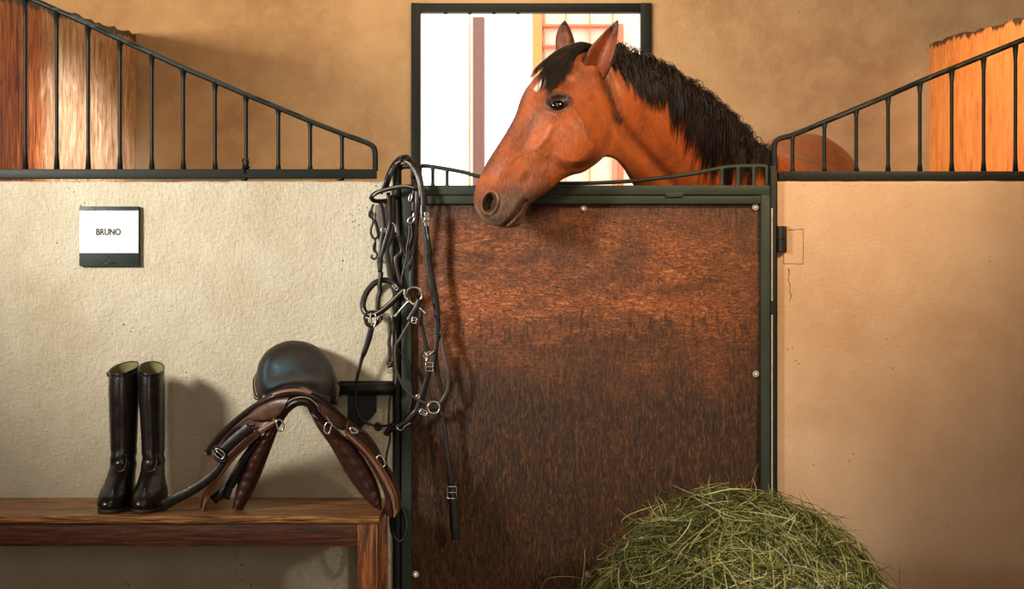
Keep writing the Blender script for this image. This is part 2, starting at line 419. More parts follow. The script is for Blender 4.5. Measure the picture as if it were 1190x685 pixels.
# ------------------------------------------------------------------ steel grilles on the half walls
def grille(top, xs, endpx, rail, yG, label, loc, sgn):
    g = thing('stall_grille', loc, label, 'railing', 'sloping stall grilles')
    tp = pxs(top, yG)
    one('top_rail', lambda b: sweep(b, cr(tp, 5), rect(PX(6.2), PX(6.2), .5), (0, -1, 0)), M['green'], g, angle=45)
    def br(b):
        a = P(rail[0], rail[2], yG); c = P(rail[1], rail[3], yG)
        box(b, (min(a[0], c[0]), yG-.015, c[2]), (max(a[0], c[0]), yG+.015, a[2]), .004)
    one('bottom_rail', br, M['green'], g, angle=45)
    T = np.array([q for q in top if q[1] < 180])
    order = np.argsort(T[:, 0])
    for px in xs:
        py = np.interp(px, T[order, 0], T[order, 1])
        def bar(b):
            p = [P(px, py+1, yG), P(px, rail[2]+2, yG)]
            sweep(b, np.array(cr(p, 8)), circ(PX(2.3), 8), None, False, np.array([1.7, 1, 1, 1, 1, 1, 1, 1, 1.6]))
        one('bar', bar, M['green'], g)
    for px in loc_bolts[sgn]:
        one('bolt', lambda b: (tube(b, [P(px, rail[3]-1, yG-.012), P(px, rail[3]+2.2, yG-.012)], PX(4), 8, 1, smooth=False)), M['green'], g)
    return g
loc_bolts = {-1: (284, 396), 1: (928,)}
topL = [(-300, 197), (-300, -140), (-292, -148), (-240, -124), (-160, -89), (-80, -53), (0, -18), (30, -4), (67, 12), (102, 28), (140, 46), (176, 62), (213, 79), (250, 94.5), (286, 110), (324, 125.5), (361, 141), (398, 155.5), (424, 165), (433, 170), (436, 178), (436.2, 199)]
topR = [(900.5, 199), (899.5, 175), (902, 164), (910, 160), (921, 157), (958, 142), (995, 126.5), (1032, 111), (1069, 95), (1106, 80), (1143, 65), (1180, 50), (1260, 17), (1340, -16), (1420, -49), (1476, -72), (1484, -66), (1484, 199)]
grille(topL, [-266, -229, -192, -155, -118, -81, -44, -7.5, 29.5, 66, 102.5, 139.5, 176.5, 213, 250, 286, 323.5, 360.5, 397.5], None, (-303, 438, 197, 208), .04, 'dark green steel grille sloping down to the right on top of the left half wall', (P(200, 0)[0], .04, WT), -1)
grille(topR, [921, 958, 995, 1032, 1069, 1106, 1143, 1180, 1217, 1254, 1291, 1328, 1365, 1402, 1439], None, (903.5, 1487, 199.5, 210.5), .04, 'dark green steel grille sloping up to the right on top of the right half wall', (P(1040, 0)[0], .04, WT), 1)
# knotted twine on the left grille
kn = thing('twine_knot', P(285, 197, .02), 'small dark knot of twine tied round a left grille bar', 'twine')
def knot(b):
    for k in range(5):
        a = np.linspace(0, 2*math.pi, 14)[:-1]; cy = 185.5+k*2.4
        r = 3.0+.7*math.sin(k*2)
        tube(b, [P(285.6+r*math.cos(t), cy+1.2*math.sin(t+k), .04-.013*math.sin(t)) for t in a], PX(1.5), 6, 2, True)
one('coil', knot, M['black_leather'], kn)
one('tail', lambda b: tube(b, [P(284, 194, .022), P(282.5, 197, .018), P(281.8, 201, .016)], PX(1.1), 6, 4), M['black_leather'], kn)

# ------------------------------------------------------------------ stable door
dr = thing('stable_door', P(690, 0)[:1]+(0., .02), 'stable door of brown board in a green steel frame under the horse', 'door')
yd = -.005
def dbox(px0, py0, px1, py1, y0, y1, bev=.003):
    def f(b):
        a = P(px0, py0, y0); c = P(px1, py1, y0)
        box(b, (a[0], y0, c[2]), (c[0], y1, a[2]), bev)
    return f
BOT = 735
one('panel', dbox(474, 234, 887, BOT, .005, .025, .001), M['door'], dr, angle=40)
one('top_rail', dbox(478, 215.5, 895, 226.5, -.018, .03), M['greenframe'], dr, angle=40)
one('inner_rail', dbox(478, 227.5, 886, 237, -.012, .024, .002), M['greenframe'], dr, angle=40)
one('rail_clip', dbox(774, 224, 794, 229, -.02, .0, .002), M['greenframe'], dr, angle=40)
def stile(x0, x1):
    def f(b):
        dbox(x0, 226, x1, BOT, -.016, .03)(b)
    return f
one('stile', stile(884.5, 895), M['greenframe'], dr, angle=40)
one('stile', dbox(466.5, 217, 478, BOT, -.016, .03), M['greenframe'], dr, angle=40)
one('bottom_rail', dbox(478, 722, 884, 734, -.014, .03), M['greenframe'], dr, angle=40)
# bowed hand rail over the door
rail = [(488, 216), (488, 198), (490, 193.3), (500, 193.5), (519, 196.5), (540, 200.5), (556, 205), (590, 210), (630, 213), (665, 213.3), (700, 212.5), (740, 210), (775, 206), (805, 202), (830, 197), (850, 194), (870, 193.3), (886, 193.3), (891, 196), (892, 216)]
one('curved_rail', lambda b: tube(b, pxs(rail, .006), PX(2.4), 8, 6), M['greenframe'], dr)
for px, t in ((503, 194), (519.5, 197), (839, 196), (858, 194), (876, 193.5)):
    one('picket', lambda b: sweep(b, np.array(cr([P(px, t, .006), P(px, 217, .006)], 8)), circ(PX(2.0), 8), None, False, np.array([1.6, 1.1, 1, 1, 1, 1, 1, 1.1, 1.6])), M['greenframe'], dr)
for (px, py) in ((678, 242.5), (878, 241), (878.5, 435), (483, 668), (683.5, 668), (560, 242.5)):
    if (px, py) == (560, 242.5): continue
    sc = one('screw', lambda b: (sweep(b, np.array([P(px, py, .006), P(px, py, .001), P(px, py, -.001)]), circ(PX(4.0), 16), (0, 0, 1), False, np.array([1, 1, .8]))), M['brass'], dr, angle=30)
    one('screw_head', lambda b: sweep(b, np.array([P(px, py, .001), P(px, py, -.003), P(px, py, -.0045)]), circ(PX(2.1), 6), (0, 0, 1), False, np.array([1, 1, .7])), M['steel'], sc, angle=30)
def hinge(b):
    a = P(903.5, 263, -.01); c = P(914, 293, -.01)
    box(b, (a[0], -.016, c[2]), (c[0]-.005, .01, a[2]), .002)
    tube(b, [P(908, 263.5, -.016), P(908, 278, -.016)], PX(3.2), 10, 1, smooth=False)
    tube(b, [P(908, 279, -.016), P(908, 292.5, -.016)], PX(3.2), 10, 1, smooth=False)
    box(b, (c[0]-.005, -.006, c[2]), (c[0]+.002, .006, a[2]), .001)
one('hinge', hinge, M['dark_steel'], dr, angle=40)
# steel jamb posts
jr = thing('door_post', P(899, 0)[:1]+(.01, 0), 'narrow dark green steel post on the hinge side right of the stable door', 'post')
one('shaft', dbox(895.5, 193, 902.5, 744, -.02, .06), M['green'], jr, angle=40)
def bead(b):
    dbox(896.4, 242, 898.2, 350, -.023, -.018, .001)(b); dbox(896.4, 366, 898.2, 744, -.023, -.018, .001)(b)
one('edge_strip', bead, M['piping'], jr, angle=40)
jl = thing('door_post', P(461, 0)[:1]+(.0, 0), 'round topped dark green steel post left of the door holding the bridles', 'post')
def tubep(b):
    a = P(461.5, 192, -.0); tube(b, [a, (a[0], 0, 1.2), (a[0], 0, .6), (a[0], 0, .0)], PX(5.3), 16, 6)
    sweep(b, np.array([P(461.5, 192, 0), P(461.5, 190, 0), P(461.5, 188.7, 0)]), circ(PX(5.3), 16), None, False, np.array([1, .85, .3]))
one('shaft', tubep, M['green'], jl)
def arm(b):
    tube(b, [P(461, 198, 0), P(468, 194, -.01), P(476, 193.5, -.02), P(481, 196, -.03), P(482, 203, -.035), P(479, 206, -.04)], PX(3), 10, 6)
one('hook', arm, M['green'], jl)

# ------------------------------------------------------------------ name plaque
sg = thing('name_plaque', P(126, 275, 0), 'square dark green name plaque with white face reading BRUNO', 'sign')
one('board', dbox(92, 240, 161.5, 309.5, -.016, .001, .0015), M['green_board'], sg, angle=40)
one('face_panel', dbox(92.3, 245, 160.8, 294.3, -.018, -.0155, .0005), M['white_board'], sg, angle=40)
def text(s, px0, px1, pyb, pyt, y, mat, par, name):
    c = bpy.data.curves.new(name, 'FONT'); c.body = s; c.size = 1; c.extrude = .0; c.offset = .03; c.resolution_u = 4
    o = bpy.data.objects.new('tmp_text', c); COL.objects.link(o); bpy.context.view_layer.update()
    me = bpy.data.meshes.new_from_object(o.evaluated_get(bpy.context.evaluated_depsgraph_get()))
    bpy.data.objects.remove(o)
    v = np.array([q.co[:] for q in me.vertices]); lo = v.min(0); hi = v.max(0)
    a = P(px0, pyb, y); c2 = P(px1, pyt, y)
    out = []
    for q in v:
        u = (q[0]-lo[0])/(hi[0]-lo[0]); w_ = (q[1]-lo[1])/(hi[1]-lo[1])
        out.append((a[0]+(c2[0]-a[0])*u, y, a[2]+(c2[2]-a[2])*w_))
    mb = MB(); mb.add(out, [list(p.vertices) for p in me.polygons]); 
    return mb.build(name, mat, par, smooth=False)
text('BRUNO', 111.5, 140.3, 273.6, 265.6, -.0192, M['ink'], sg, 'lettering')
def embl(b):
    strap(b, pxs([(119, 305), (122, 301), (125, 298.5), (128, 300), (127, 303), (131, 304.5)], -.0163), PX(1.4), .0006, 5)
    strap(b, pxs([(125, 298.5), (127, 296.8)], -.0163), PX(1.2), .0006, 2)
    strap(b, pxs([(116, 306.6), (134, 306.6)], -.0163), PX(.8), .0006, 2)
one('emblem', embl, M['deep_ink'], sg)

# ------------------------------------------------------------------ bench
BZ = .4434; BY = -.367
xb1 = P(441, 600, BY)[0]; xb0 = -2.3
be = thing('wooden_bench', (-1.4, -.18, 0), 'long low wooden bench against the cream half wall under the boots', 'bench')
for (y0, y1) in ((BY, BY+.118), (BY+.122, BY+.243), (BY+.247, -.004)):
    one('seat_plank', lambda b: box(b, (xb0, y0, BZ-.022), (xb1, y1, BZ), .003), M['bench'], be, angle=40)
one('apron', lambda b: box(b, (xb0+.02, BY+.012, BZ-.088), (xb1-.055, BY+.034, BZ-.0225), .002), M['apron'], be, angle=40)
one('apron', lambda b: box(b, (xb0+.02, -.05, BZ-.088), (xb1-.055, -.03, BZ-.0225), .002), M['apron'], be, angle=40)
for xx in (xb1-.062, xb0+.01):
    for yy in (BY+.008, -.07):
        one('leg', lambda b: box(b, (xx, yy, 0), (xx+.056, yy+.056, BZ-.0222), .003), M['bench_v'], be, angle=40)

# ------------------------------------------------------------------ riding boots
def boot(pxc, sgn, label, kx0, kw):
    # stations: z above bench, centre px x, half width px, centre y, half depth m
    yC = -.185
    bt = thing('riding_boot', (P(pxc, 0, -.2)[0], yC, BZ), label, 'boot', 'pair of tall riding boots')
    st_ = [ # z, xoff px, hw px, yoff, hd
        (.000, 1.5, 17.5, -.055, .100), (.012, 1.5, 18.2, -.056, .104), (.030, 1.5, 18.0, -.050, .100), (.048, 1.2, 17.0, -.038, .088),
        (.068, .8, 15.4, -.024, .073), (.090, .3, 14.3, -.008, .060), (.112, .0, 13.8, .004, .052), (.135, -.3, 13.6, .008, .049), (.160, -.4, 13.9, .009, .049),
        (.20, -.6, 14.4, .010, .050), (.26, -1.2, 15.2, .010, .053), (.32, -1.8, 15.8, .010, .056), (.37, -2.0, 15.8, .010, .056), (.40, -2.0, 15.6, .010, .055), (.415, -2.0, 15.6, .010, .055)]
    A = cr(np.array(st_), 6); K = 56; V = []
    for i, (z, xo, hw, yo_, hd) in enumerate(A):
        for j in range(K):
            a = 2*math.pi*j/K; ca, sa = math.cos(a), math.sin(a)
            wf_ = min(1, z/.12); cx = pxc-595+sgn*xo*(1-wf_*(1-kx0)); hw_ = hw*(1-wf_*(1-kw))
            e = .86 if z < .05 else 1.0
            x = (cx+hw_*math.copysign(abs(ca)**e, ca))*(D0-.2)/F
            y = yC+yo_+hd*math.copysign(abs(sa)**e, sa)
            zz = z
            if z > .30: zz = z+((z-.30)/.115)*(.016*math.sin(a+.0)-sgn*.006*ca)-(.008 if z > .4 else 0)
            # ankle creases at the front
            if .085 < z < .17: 
                kx = .0015*math.sin((z-.085)*150+ca*2.2*sgn+sa)*math.exp(-((z-.125)/.03)**2)
                x += ca*kx; y += sa*kx*1.3
            V.append((x, y, BZ+.012+zz*(1-.055*min(1, z/.3))))
    n = len(A); mb = MB(); f = gridfaces(n, K, True); f.append(tuple(range(K))[::-1])
    # rolled rim then inner wall
    V = np.array(V).reshape(n, K, 3); top = V[-1]; c = top.mean(0)
    rows = [top+(top-c)*.02+np.array([0, 0, .003]), top*1.0+np.array([0, 0, .0055]), c+(top-c)*.93+np.array([0, 0, .003])]
    R = np.concatenate([V, np.array(rows)], 0)
    mb.add(R.reshape(-1, 3), gridfaces(n+3, K, True)+[tuple(range(K))[::-1]])
    o = mb.build('upper', M['boot'], bt); finish(o)
    mi = MB(); inn = np.array([c+(top-c)*.935+np.array([0, 0, .003])]+[V[k].mean(0)+(V[k]-V[k].mean(0))*.93 for k in range(n-2, n-40, -3)])
    mi.add(inn.reshape(-1, 3), gridfaces(len(inn), K, True)+[tuple(range((len(inn)-1)*K, len(inn)*K))]); mi.build('lining', M['lining'], bt)
    # sole and heel
    ms = MB(); b0 = V[0]; cb = b0.mean(0)
    rows = []
    for (zz, s) in ((-.0115, .97), (-.0115, 1.0), (-.009, 1.02), (-.003, 1.022), (-.0005, 1.0)):
        q = cb+(b0-cb)*s; q[:, 2] = BZ+.012+zz; rows.append(q)
    ms.add(np.array(rows).reshape(-1, 3), gridfaces(5, K, True)+[tuple(range(K))[::-1]]); finish(ms.build('sole', M['sole'], bt))
    # top pull tab at outer side, ankle seam strap
    tx = P(pxc+sgn*-1*0+(-14.2 if sgn < 0 else 11.0), 433.5, -.18)
    one('pull_tab', lambda b: strap(b, [(tx[0], -.178, tx[2]+.004), (tx[0]-.006*(-sgn), -.178, tx[2]-.002), (tx[0]-.002*(-sgn), -.178, tx[2]-.012)], .012, .003, 5, hint=(sgn, 0, 0)), M['boot'], bt)
    one('seam', lambda b: tube(b, [P(pxc-11, 545, -.235+.0), P(pxc-5, 549, -.252), P(pxc+3, 546, -.254), P(pxc+6, 536, -.246), P(pxc+5, 528, -.243)], .0016, 6, 6), M['boot'], bt)
    return bt
boot(141.2, -1, 'left black leather riding boot of the tall pair standing on the bench', .1, 1.07)
boot(176.2, 1, 'right black leather riding boot of the pair, next to the saddle strap', 1.2, .92)

# ------------------------------------------------------------------ saddle rack on wall
rk = thing('saddle_rack', P(425, 460, 0), 'dark green folding steel rack on the wall behind the saddle', 'rack')
one('arm', lambda b: (tube(b, [P(391, 452.5, -.035), P(430, 452.5, -.035), P(457, 452.5, -.035)], PX(7.3, -.035), 12, 2)), M['green'], rk)
one('arm_cap', lambda b: tube(b, [P(390, 452.5, -.035), P(396, 452.5, -.035)], PX(8.8), 12, 1, smooth=False), M['dark_steel'], rk, angle=40)
def plate(b):
    o = [(404, 456), (437.5, 456), (437.5, 478), (434, 484), (421, 496), (417, 505), (417, 545), (404, 545)]
    v = [P(x, y, -.022) for x, y in o]+[P(x, y, -.004) for x, y in o]; k = len(o)
    b.add(v, [tuple(range(k))[::-1], tuple(range(k, 2*k))]+[(i, (i+1) % k, (i+1) % k+k, i+k) for i in range(k)])
finish(one('bracket_plate', plate, M['green'], rk, smooth=False))
one('mounting_strip', dbox(394, 443.5, 455, 447.5, -.03, .002, .001), M['green'], rk, angle=40)

# ------------------------------------------------------------------ saddle
sd = thing('saddle', P(345, 590, -.2), 'dark brown leather riding saddle resting on its flaps on the bench', 'saddle')
# seat: dished pad outlined by the cantle
out_ = [(340, 394), (358, 396.5), (374, 405), (385, 419), (389.5, 436), (390, 450), (386, 462), (372, 462), (348, 455), (324, 457), (306, 461), (299, 452), (297.5, 437), (301, 419), (311, 405), (325, 397)]
oc = cr(np.array(out_, float), 6, True); K = len(oc); cen = np.array([344., 430.])
def sy(py): return -.285+(462-py)/68*.235
rows = []; NR = 22
for i in range(NR+1):
    r = i/NR; row = []
    for q in oc:
        p = cen+(q-cen)*r; y = sy(p[1])
        n = np.array([0, -.55, .83])
        off = .010*(1-r*r)-.001+.003*math.exp(-((r-.8)/.15)**2)-.006*max(0, (r-.9)/.1)**2
        hump = .010*math.exp(-((p[1]-449)/7)**2)*math.exp(-((p[0]-345)/26)**2)
        row.append(np.array(P(p[0], p[1], y))+n*(off+hump))
    rows.append(row)
for (r, dd) in ((1.0, .034), (.93, .046), (.6, .05), (.0, .05)):
    row = []
    for q in oc:
        p = cen+(q-cen)*r; row.append(np.array(P(p[0], p[1], sy(p[1])))+np.array([0, .25, -1.])*dd*.75)
    rows.append(row)
mb = MB(); R = np.array(rows); mb.add(R.reshape(-1, 3), gridfaces(len(R), K, True)); o = mb.build('seat', M['seat_leather'], sd); finish(o)
# layered rear panels peeking out on both sides
for k in range(3):
    dx = 2.8*k
    one('rear_panel', lambda b: band(b, pxs([(306-dx, 424+k*3, -.09), (299.5-dx, 438+k*2, -.13), (299-dx*.8, 455+k*3, -.18), (305-dx, 466, -.2)]), pxs([(316, 424, -.07), (316, 440, -.11), (318, 455, -.16), (320, 466, -.2)]), .008, .004), M['dark_leather'] if k != 1 else M['panel_leather'], sd)
    one('rear_panel', lambda b: band(b, pxs([(384+dx*.9, 428+k*3, -.09), (388+dx*.7, 440+k*2, -.13), (388.5+dx*.6, 456+k*3, -.18), (382+dx*2, 470, -.2)]), pxs([(372, 424, -.07), (372, 440, -.11), (370, 455, -.16), (368, 466, -.2)]), .008, .004), M['dark_leather'] if k != 1 else M['panel_leather'], sd)
    one('welt', lambda b: tube(b, pxs([(303.5-dx, 428+k*3, -.102), (299-dx, 440+k*2, -.14), (300-dx*.8, 454+k*3, -.187), (308-dx, 465, -.21)]), .0012, 6, 6), M['piping'], sd)
    one('welt', lambda b: tube(b, pxs([(391+dx*.6, 445+k*2, -.15), (389+dx*.6, 457+k*2, -.2), (379+dx*1.6, 468, -.225)]), .0012, 6, 6), M['piping'], sd)
# pommel band
up = [(238, 524, -.17), (254, 503, -.21), (274, 485, -.25), (296, 468.5, -.29), (318, 457, -.315), (345, 452, -.32), (373, 460, -.315), (395, 479, -.29), (415, 498, -.25)]
lo = [(243, 530, -.18), (259, 509, -.22), (280, 490, -.26), (301, 475, -.30), (322, 464.5, -.325), (345, 459.5, -.335), (368, 468, -.325), (390, 487, -.30), (408, 504, -.26)]
one('pommel_band', lambda b: band(b, pxs(up), pxs(lo), .007, .006), M['dark_leather'], sd)
one('pommel_facing', lambda b: band(b, pxs([(315, 457.5, -.327), (330, 453.5, -.333), (348, 452.8, -.335), (362, 455.5, -.333)]), pxs([(318, 460, -.333), (331, 456.3, -.34), (348, 455.6, -.342), (361, 458.2, -.34)]), .003, .001), M['tan_leather'], sd)
# skirts
one('skirt', lambda b: band(b, pxs([(287.5, 484, -.29), (300, 473, -.305), (318, 465, -.325), (337, 461.5, -.335)]), pxs([(290, 488, -.295), (304, 489.5, -.31), (322, 485, -.325), (331, 475, -.335)]), .005, .003), M['brown_leather'], sd)
one('skirt', lambda b: band(b, pxs([(365, 466, -.33), (380, 473, -.32), (395, 484, -.30), (410, 498, -.27)]), pxs([(372, 480, -.33), (381, 491, -.315), (394, 499, -.295), (404, 502, -.27)]), .005, .003), M['brown_leather'], sd)
# gullet arch
one('gullet', lambda b: sweep(b, cr(pxs([(304, 522, -.27), (312, 506, -.285), (322, 491, -.30), (332, 476.5, -.315), (344, 467.5, -.325), (357, 467.5, -.325), (367, 477, -.315), (377, 492, -.30), (392, 512, -.28)]), 8), rect(PX(10), .03, .9), (0, -1, 0)), M['dark_leather'], sd)
one('gullet_piping', lambda b: tube(b, pxs([(307, 507, -.30), (318, 490, -.315), (328, 474, -.33), (341, 463.5, -.34), (358, 463, -.34), (372, 474.5, -.33), (385, 492, -.315), (400, 508, -.29)]), .0014, 6, 8), M['piping'], sd)
# flaps (outer leather) and their thick tan front edges
one('flap', lambda b: band(b, pxs([(291, 482, -.26), (262, 506, -.19), (243, 530, -.14), (232.5, 555, -.11), (233, 580, -.12)]), pxs([(321, 489, -.31), (286, 511, -.30), (260, 537, -.29), (240, 568, -.285), (236.5, 594, -.28)]), .006, .006), M['brown_leather'], sd)
one('flap_edge', lambda b: band(b, pxs([(322, 487.5, -.315), (301, 498, -.312), (282, 513, -.308), (258, 538, -.3), (239, 568, -.293), (235.2, 593.5, -.285)]), pxs([(321, 493, -.318), (306, 504, -.315), (291, 517, -.31), (272, 535, -.303), (252, 563, -.295), (237.5, 594.2, -.288)]), .010, .003), M['tan_leather'], sd)
one('edge_welt', lambda b: tube(b, pxs([(321, 490.5, -.324), (304, 501, -.322), (287, 515.5, -.318), (265, 537, -.31), (246, 565, -.302), (237, 591, -.294)]), .0013, 6, 8), M['dark_leather'], sd)
one('flap', lambda b: band(b, pxs([(400, 484, -.27), (424, 506, -.21), (444, 532, -.16), (462, 565, -.13), (464, 588, -.15)]), pxs([(404, 502, -.30), (425, 520, -.29), (443, 545, -.285), (457, 572, -.28), (459, 598, -.28)]), .006, .006), M['brown_leather'], sd)
one('flap_edge', lambda b: band(b, pxs([(400, 499, -.31), (413, 508, -.306), (432, 526, -.3), (448, 547, -.295), (460, 571, -.29), (463, 590, -.287), (459.5, 601, -.285)]), pxs([(401, 504, -.313), (411, 514, -.31), (427, 530, -.304), (441, 552, -.298), (453, 576, -.293), (457, 593, -.289), (457, 600.5, -.286)]), .010, .003), M['tan_leather'], sd)
one('edge_welt', lambda b: tube(b, pxs([(401, 501, -.32), (414, 511.5, -.317), (431, 529, -.311), (446, 550, -.305), (457.5, 574, -.3), (460.5, 592, -.296)]), .0013, 6, 8), M['dark_leather'], sd)
one('flap_lining', lambda b: band(b, pxs([(405, 507, -.295), (424, 530, -.29), (438, 553, -.283), (447, 575, -.275), (447, 597, -.27)]), pxs([(403, 505, -.31), (430, 531, -.30), (445, 556, -.292), (455, 580, -.285), (457, 602, -.28)]), .008, .003), M['panel_leather'], sd)
# padded panels inside
one('panel', lambda b: band(b, pxs([(318, 493, -.29), (303, 510, -.28), (290, 532, -.265), (277, 560, -.255), (270.5, 590, -.25)]), pxs([(330, 483, -.30), (322, 503, -.29), (311, 532, -.275), (299, 562, -.26), (282, 593, -.255)]), .022, .014, quilt=.0025), M['panel_leather'], sd)
one('panel_welt', lambda b: tube(b, pxs([(322, 496, -.315), (311, 517, -.305), (299, 545, -.29), (287, 570, -.28), (277, 590, -.27)]), .0016, 6, 8), M['dark_leather'], sd)
one('panel', lambda b: band(b, pxs([(358, 470, -.30), (367, 492, -.29), (385, 520, -.275), (407, 558, -.262), (430, 586, -.258), (441, 591, -.255)]), pxs([(376, 484, -.305), (394, 502, -.295), (416, 524, -.28), (433, 550, -.268), (442, 574, -.26), (444, 591, -.255)]), .022, .014, quilt=.002), M['panel_leather'], sd)
one('panel_welt', lambda b: tube(b, pxs([(368, 485, -.318), (384, 508, -.308), (403, 535, -.292), (421, 562, -.28), (436, 584, -.27)]), .0016, 6, 8), M['dark_leather'], sd)
# dark straps between flap and panel on the left
one('billet', lambda b: strap(b, pxs([(300, 512, -.27), (282, 537, -.262), (268, 562, -.258), (262, 580, -.255)]), PX(9), .006, 8), M['black_leather'], sd)
one('billet', lambda b: strap(b, pxs([(306, 508, -.26), (285, 540, -.25), (266, 566, -.25), (248, 582, -.25)]), PX(10), .006, 8), M['black_leather'], sd)
# D rings
def dring(px, py, s):
    a = [(px-4*s, py-5), (px+1*s, py-6.5), (px+4.5*s, py-1), (px+3.4*s, py+5), (px-.5*s, py+6), (px-2.5*s, py+2)]
    return lambda b: tube(b, pxs(a, -.335), PX(1.1), 8, 6, True)
one('dee_ring', dring(325, 495, 1), M['steel'], sd)
one('dee_ring', dring(381.5, 498, -1), M['steel'], sd)
# left stirrup strap with buckle lying out on the bench
ls = one('stirrup_strap', lambda b: (strap(b, pxs([(291, 497, -.34), (276, 509, -.335), (262, 522, -.33), (254, 532, -.325)]), PX(12), .006, 8), ), M['black_leather'], sd)
one('stirrup_strap', lambda b: strap(b, pxs([(262, 530, -.33), (254, 545, -.328), (240, 559, -.325), (222, 571, -.32), (204, 580, -.315), (189, 588.5, -.305)]), PX(10), .005, 10, scale=[.75, .8, .95, 1.05, 1.15, 1.1]), M['black_leather'], sd)
one('strap_keeper', lambda b: tube(b, pxs([(247, 524, -.335), (251, 520, -.342), (259, 525, -.342), (264, 533, -.335), (259, 537, -.342), (250, 533, -.342)]), PX(1.6), 8, 6, True), M['dark_leather'], sd)
one('strap_buckle', lambda b: (tube(b, pxs([(248, 526, -.342), (253, 522, -.346), (261, 528, -.346), (257, 534, -.346)]), PX(.9), 8, 5, True), tube(b, pxs([(251, 524, -.348), (259, 531, -.348)]), PX(.7), 6, 3)), M['steel'], sd)
one('thin_strap', lambda b: strap(b, pxs([(296, 494, -.325), (278, 497, -.3), (266, 507, -.26), (258, 520, -.22), (248, 540, -.18)]), PX(4), .004, 8), M['dark_leather'], sd)
# right straps
one('thin_strap', lambda b: strap(b, pxs([(411, 501, -.30), (423, 503, -.30), (433, 514, -.295), (440, 526, -.29), (447, 542, -.285), (455, 560, -.26)]), PX(3.4), .004, 8), M['dark_leather'], sd)
one('strap_buckle', lambda b: (tube(b, pxs([(438, 533), (443, 530), (448, 540), (443, 543)], -.30), PX(1.2), 8, 5, True)), M['steel'], sd)
one('strap_buckle', lambda b: tube(b, pxs([(407, 498), (413, 499), (416, 503), (409, 503.5)], -.318), PX(1.1), 8, 5, True), M['steel'], sd)
one('stirrup_strap', lambda b: strap(b, pxs([(456, 586, -.25), (454, 606, -.23), (457, 622, -.22), (463, 630, -.22), (469, 626, -.215), (472, 612, -.21), (469, 596, -.2), (463, 580, -.19)]), PX(4), .004, 8), M['black_leather'], sd)

# ------------------------------------------------------------------ bridles
A_ = lambda X, Y: (420+X/5.709, 180+Y/5.709)
B_ = lambda X, Y: (410+X/5.708, 290+Y/5.708)
C_ = lambda X, Y: (410+X/5.708, 400+Y/5.708)
D_ = lambda X, Y: (400+X/3.425, 440+Y/3.425)
def sp(l, y): return [P(a, b, y if not isinstance(y, (list, tuple)) else y[i]) for i, (a, b) in enumerate(l)]
def st_part(name, l, y, w, mat, par, t=.004, scale=None):
    return one(name, lambda b: strap(b, sp(l, y), PX(w), t, 8, scale=scale), M[mat], par)
def cord(name, l, y, r, mat, par, closed=False):
    return one(name, lambda b: tube(b, sp(l, y), PX(r), 8, 7, closed), M[mat], par)
def ringp(name, c, r, y, w, par, mat='steel', ax=1.0, rot=0.0):
    pts = []
    for k in range(16):
        a = 2*math.pi*k/16; u = r*math.cos(a)*ax; v = r*math.sin(a)
        pts.append((c[0]+u*math.cos(rot)-v*math.sin(rot), c[1]+u*math.sin(rot)+v*math.cos(rot)))
    return one(name, lambda b: tube(b, sp(pts, y), PX(w), 8, 2, True), M[mat], par)
def buckle(c, w, h, y, par, rot=0.0, mat='steel'):
    pts = [(-w/2, -h/2), (0, -h/2*1.05), (w/2, -h/2), (w/2, 0), (w/2, h/2), (0, h/2*1.05), (-w/2, h/2), (-w/2, 0)]
    q = [(c[0]+a*math.cos(rot)-b_*math.sin(rot), c[1]+a*math.sin(rot)+b_*math.cos(rot)) for a, b_ in pts]
    o = [(c[0], c[1])]
    def f(b):
        tube(b, sp(q, y), PX(.85), 8, 3, True)
        tube(b, sp([((q[0][0]+q[6][0])/2, (q[0][1]+q[6][1])/2), (c[0], c[1]), ((q[2][0]+q[4][0])/2, (q[2][1]+q[4][1])/2)], y-.002), PX(.6), 6, 3)
    return one('buckle', f, M[mat], par)

br = thing('bridle', P(462, 188, -.03), 'black leather bridle with steel bit and looped noseband hanging on the door post', 'bridle', 'tack hung on the door post')
y = -.03
st_part('headpiece', [A_(160, 240), A_(185, 150), A_(225, 70), A_(280, 30), A_(330, 70), A_(375, 150), A_(395, 230)], [-.02, -.03, -.03, -.02, -.03, -.045, -.05], 5.5, 'black_leather', br)
st_part('headpiece', [A_(130, 260), A_(165, 160), A_(215, 60), A_(275, 14), A_(335, 45), A_(385, 120), A_(405, 220)], [-.03, -.035, -.02, .0, -.02, -.035, -.045], 4.5, 'dark_leather', br)
cord('headpiece_edge', [A_(225, 60), A_(270, 38), A_(320, 60), A_(355, 115), A_(378, 190), A_(388, 280)], [-.036, -.03, -.04, -.05, -.056, -.056], .8, 'piping', br)
cord('headpiece_knot', [A_(255, 30), A_(270, 12), A_(300, 8), A_(318, 22), A_(300, 34), A_(270, 34)], -.03, 1.8, 'black_leather', br, True)
# browband loop, thick and rounded
bb = one('browband', lambda b: sweep(b, cr(sp([A_(365, 228), A_(320, 212), A_(250, 215), A_(180, 228), A_(110, 248), A_(68, 278), A_(80, 303), A_(130, 308), A_(200, 300), A_(240, 292)], [-.055, -.06, -.06, -.06, -.06, -.05, -.035, -.02, -.012, -.01]), 8), rect(PX(6.5), .012, .9), (0, -.6, .6)), M['black_leather'], br)
cord('browband_stitching', [A_(350, 220), A_(300, 206), A_(240, 210), A_(170, 226), A_(110, 246), A_(78, 272)], [-.064, -.07, -.07, -.07, -.069, -.06], .6, 'piping', br)
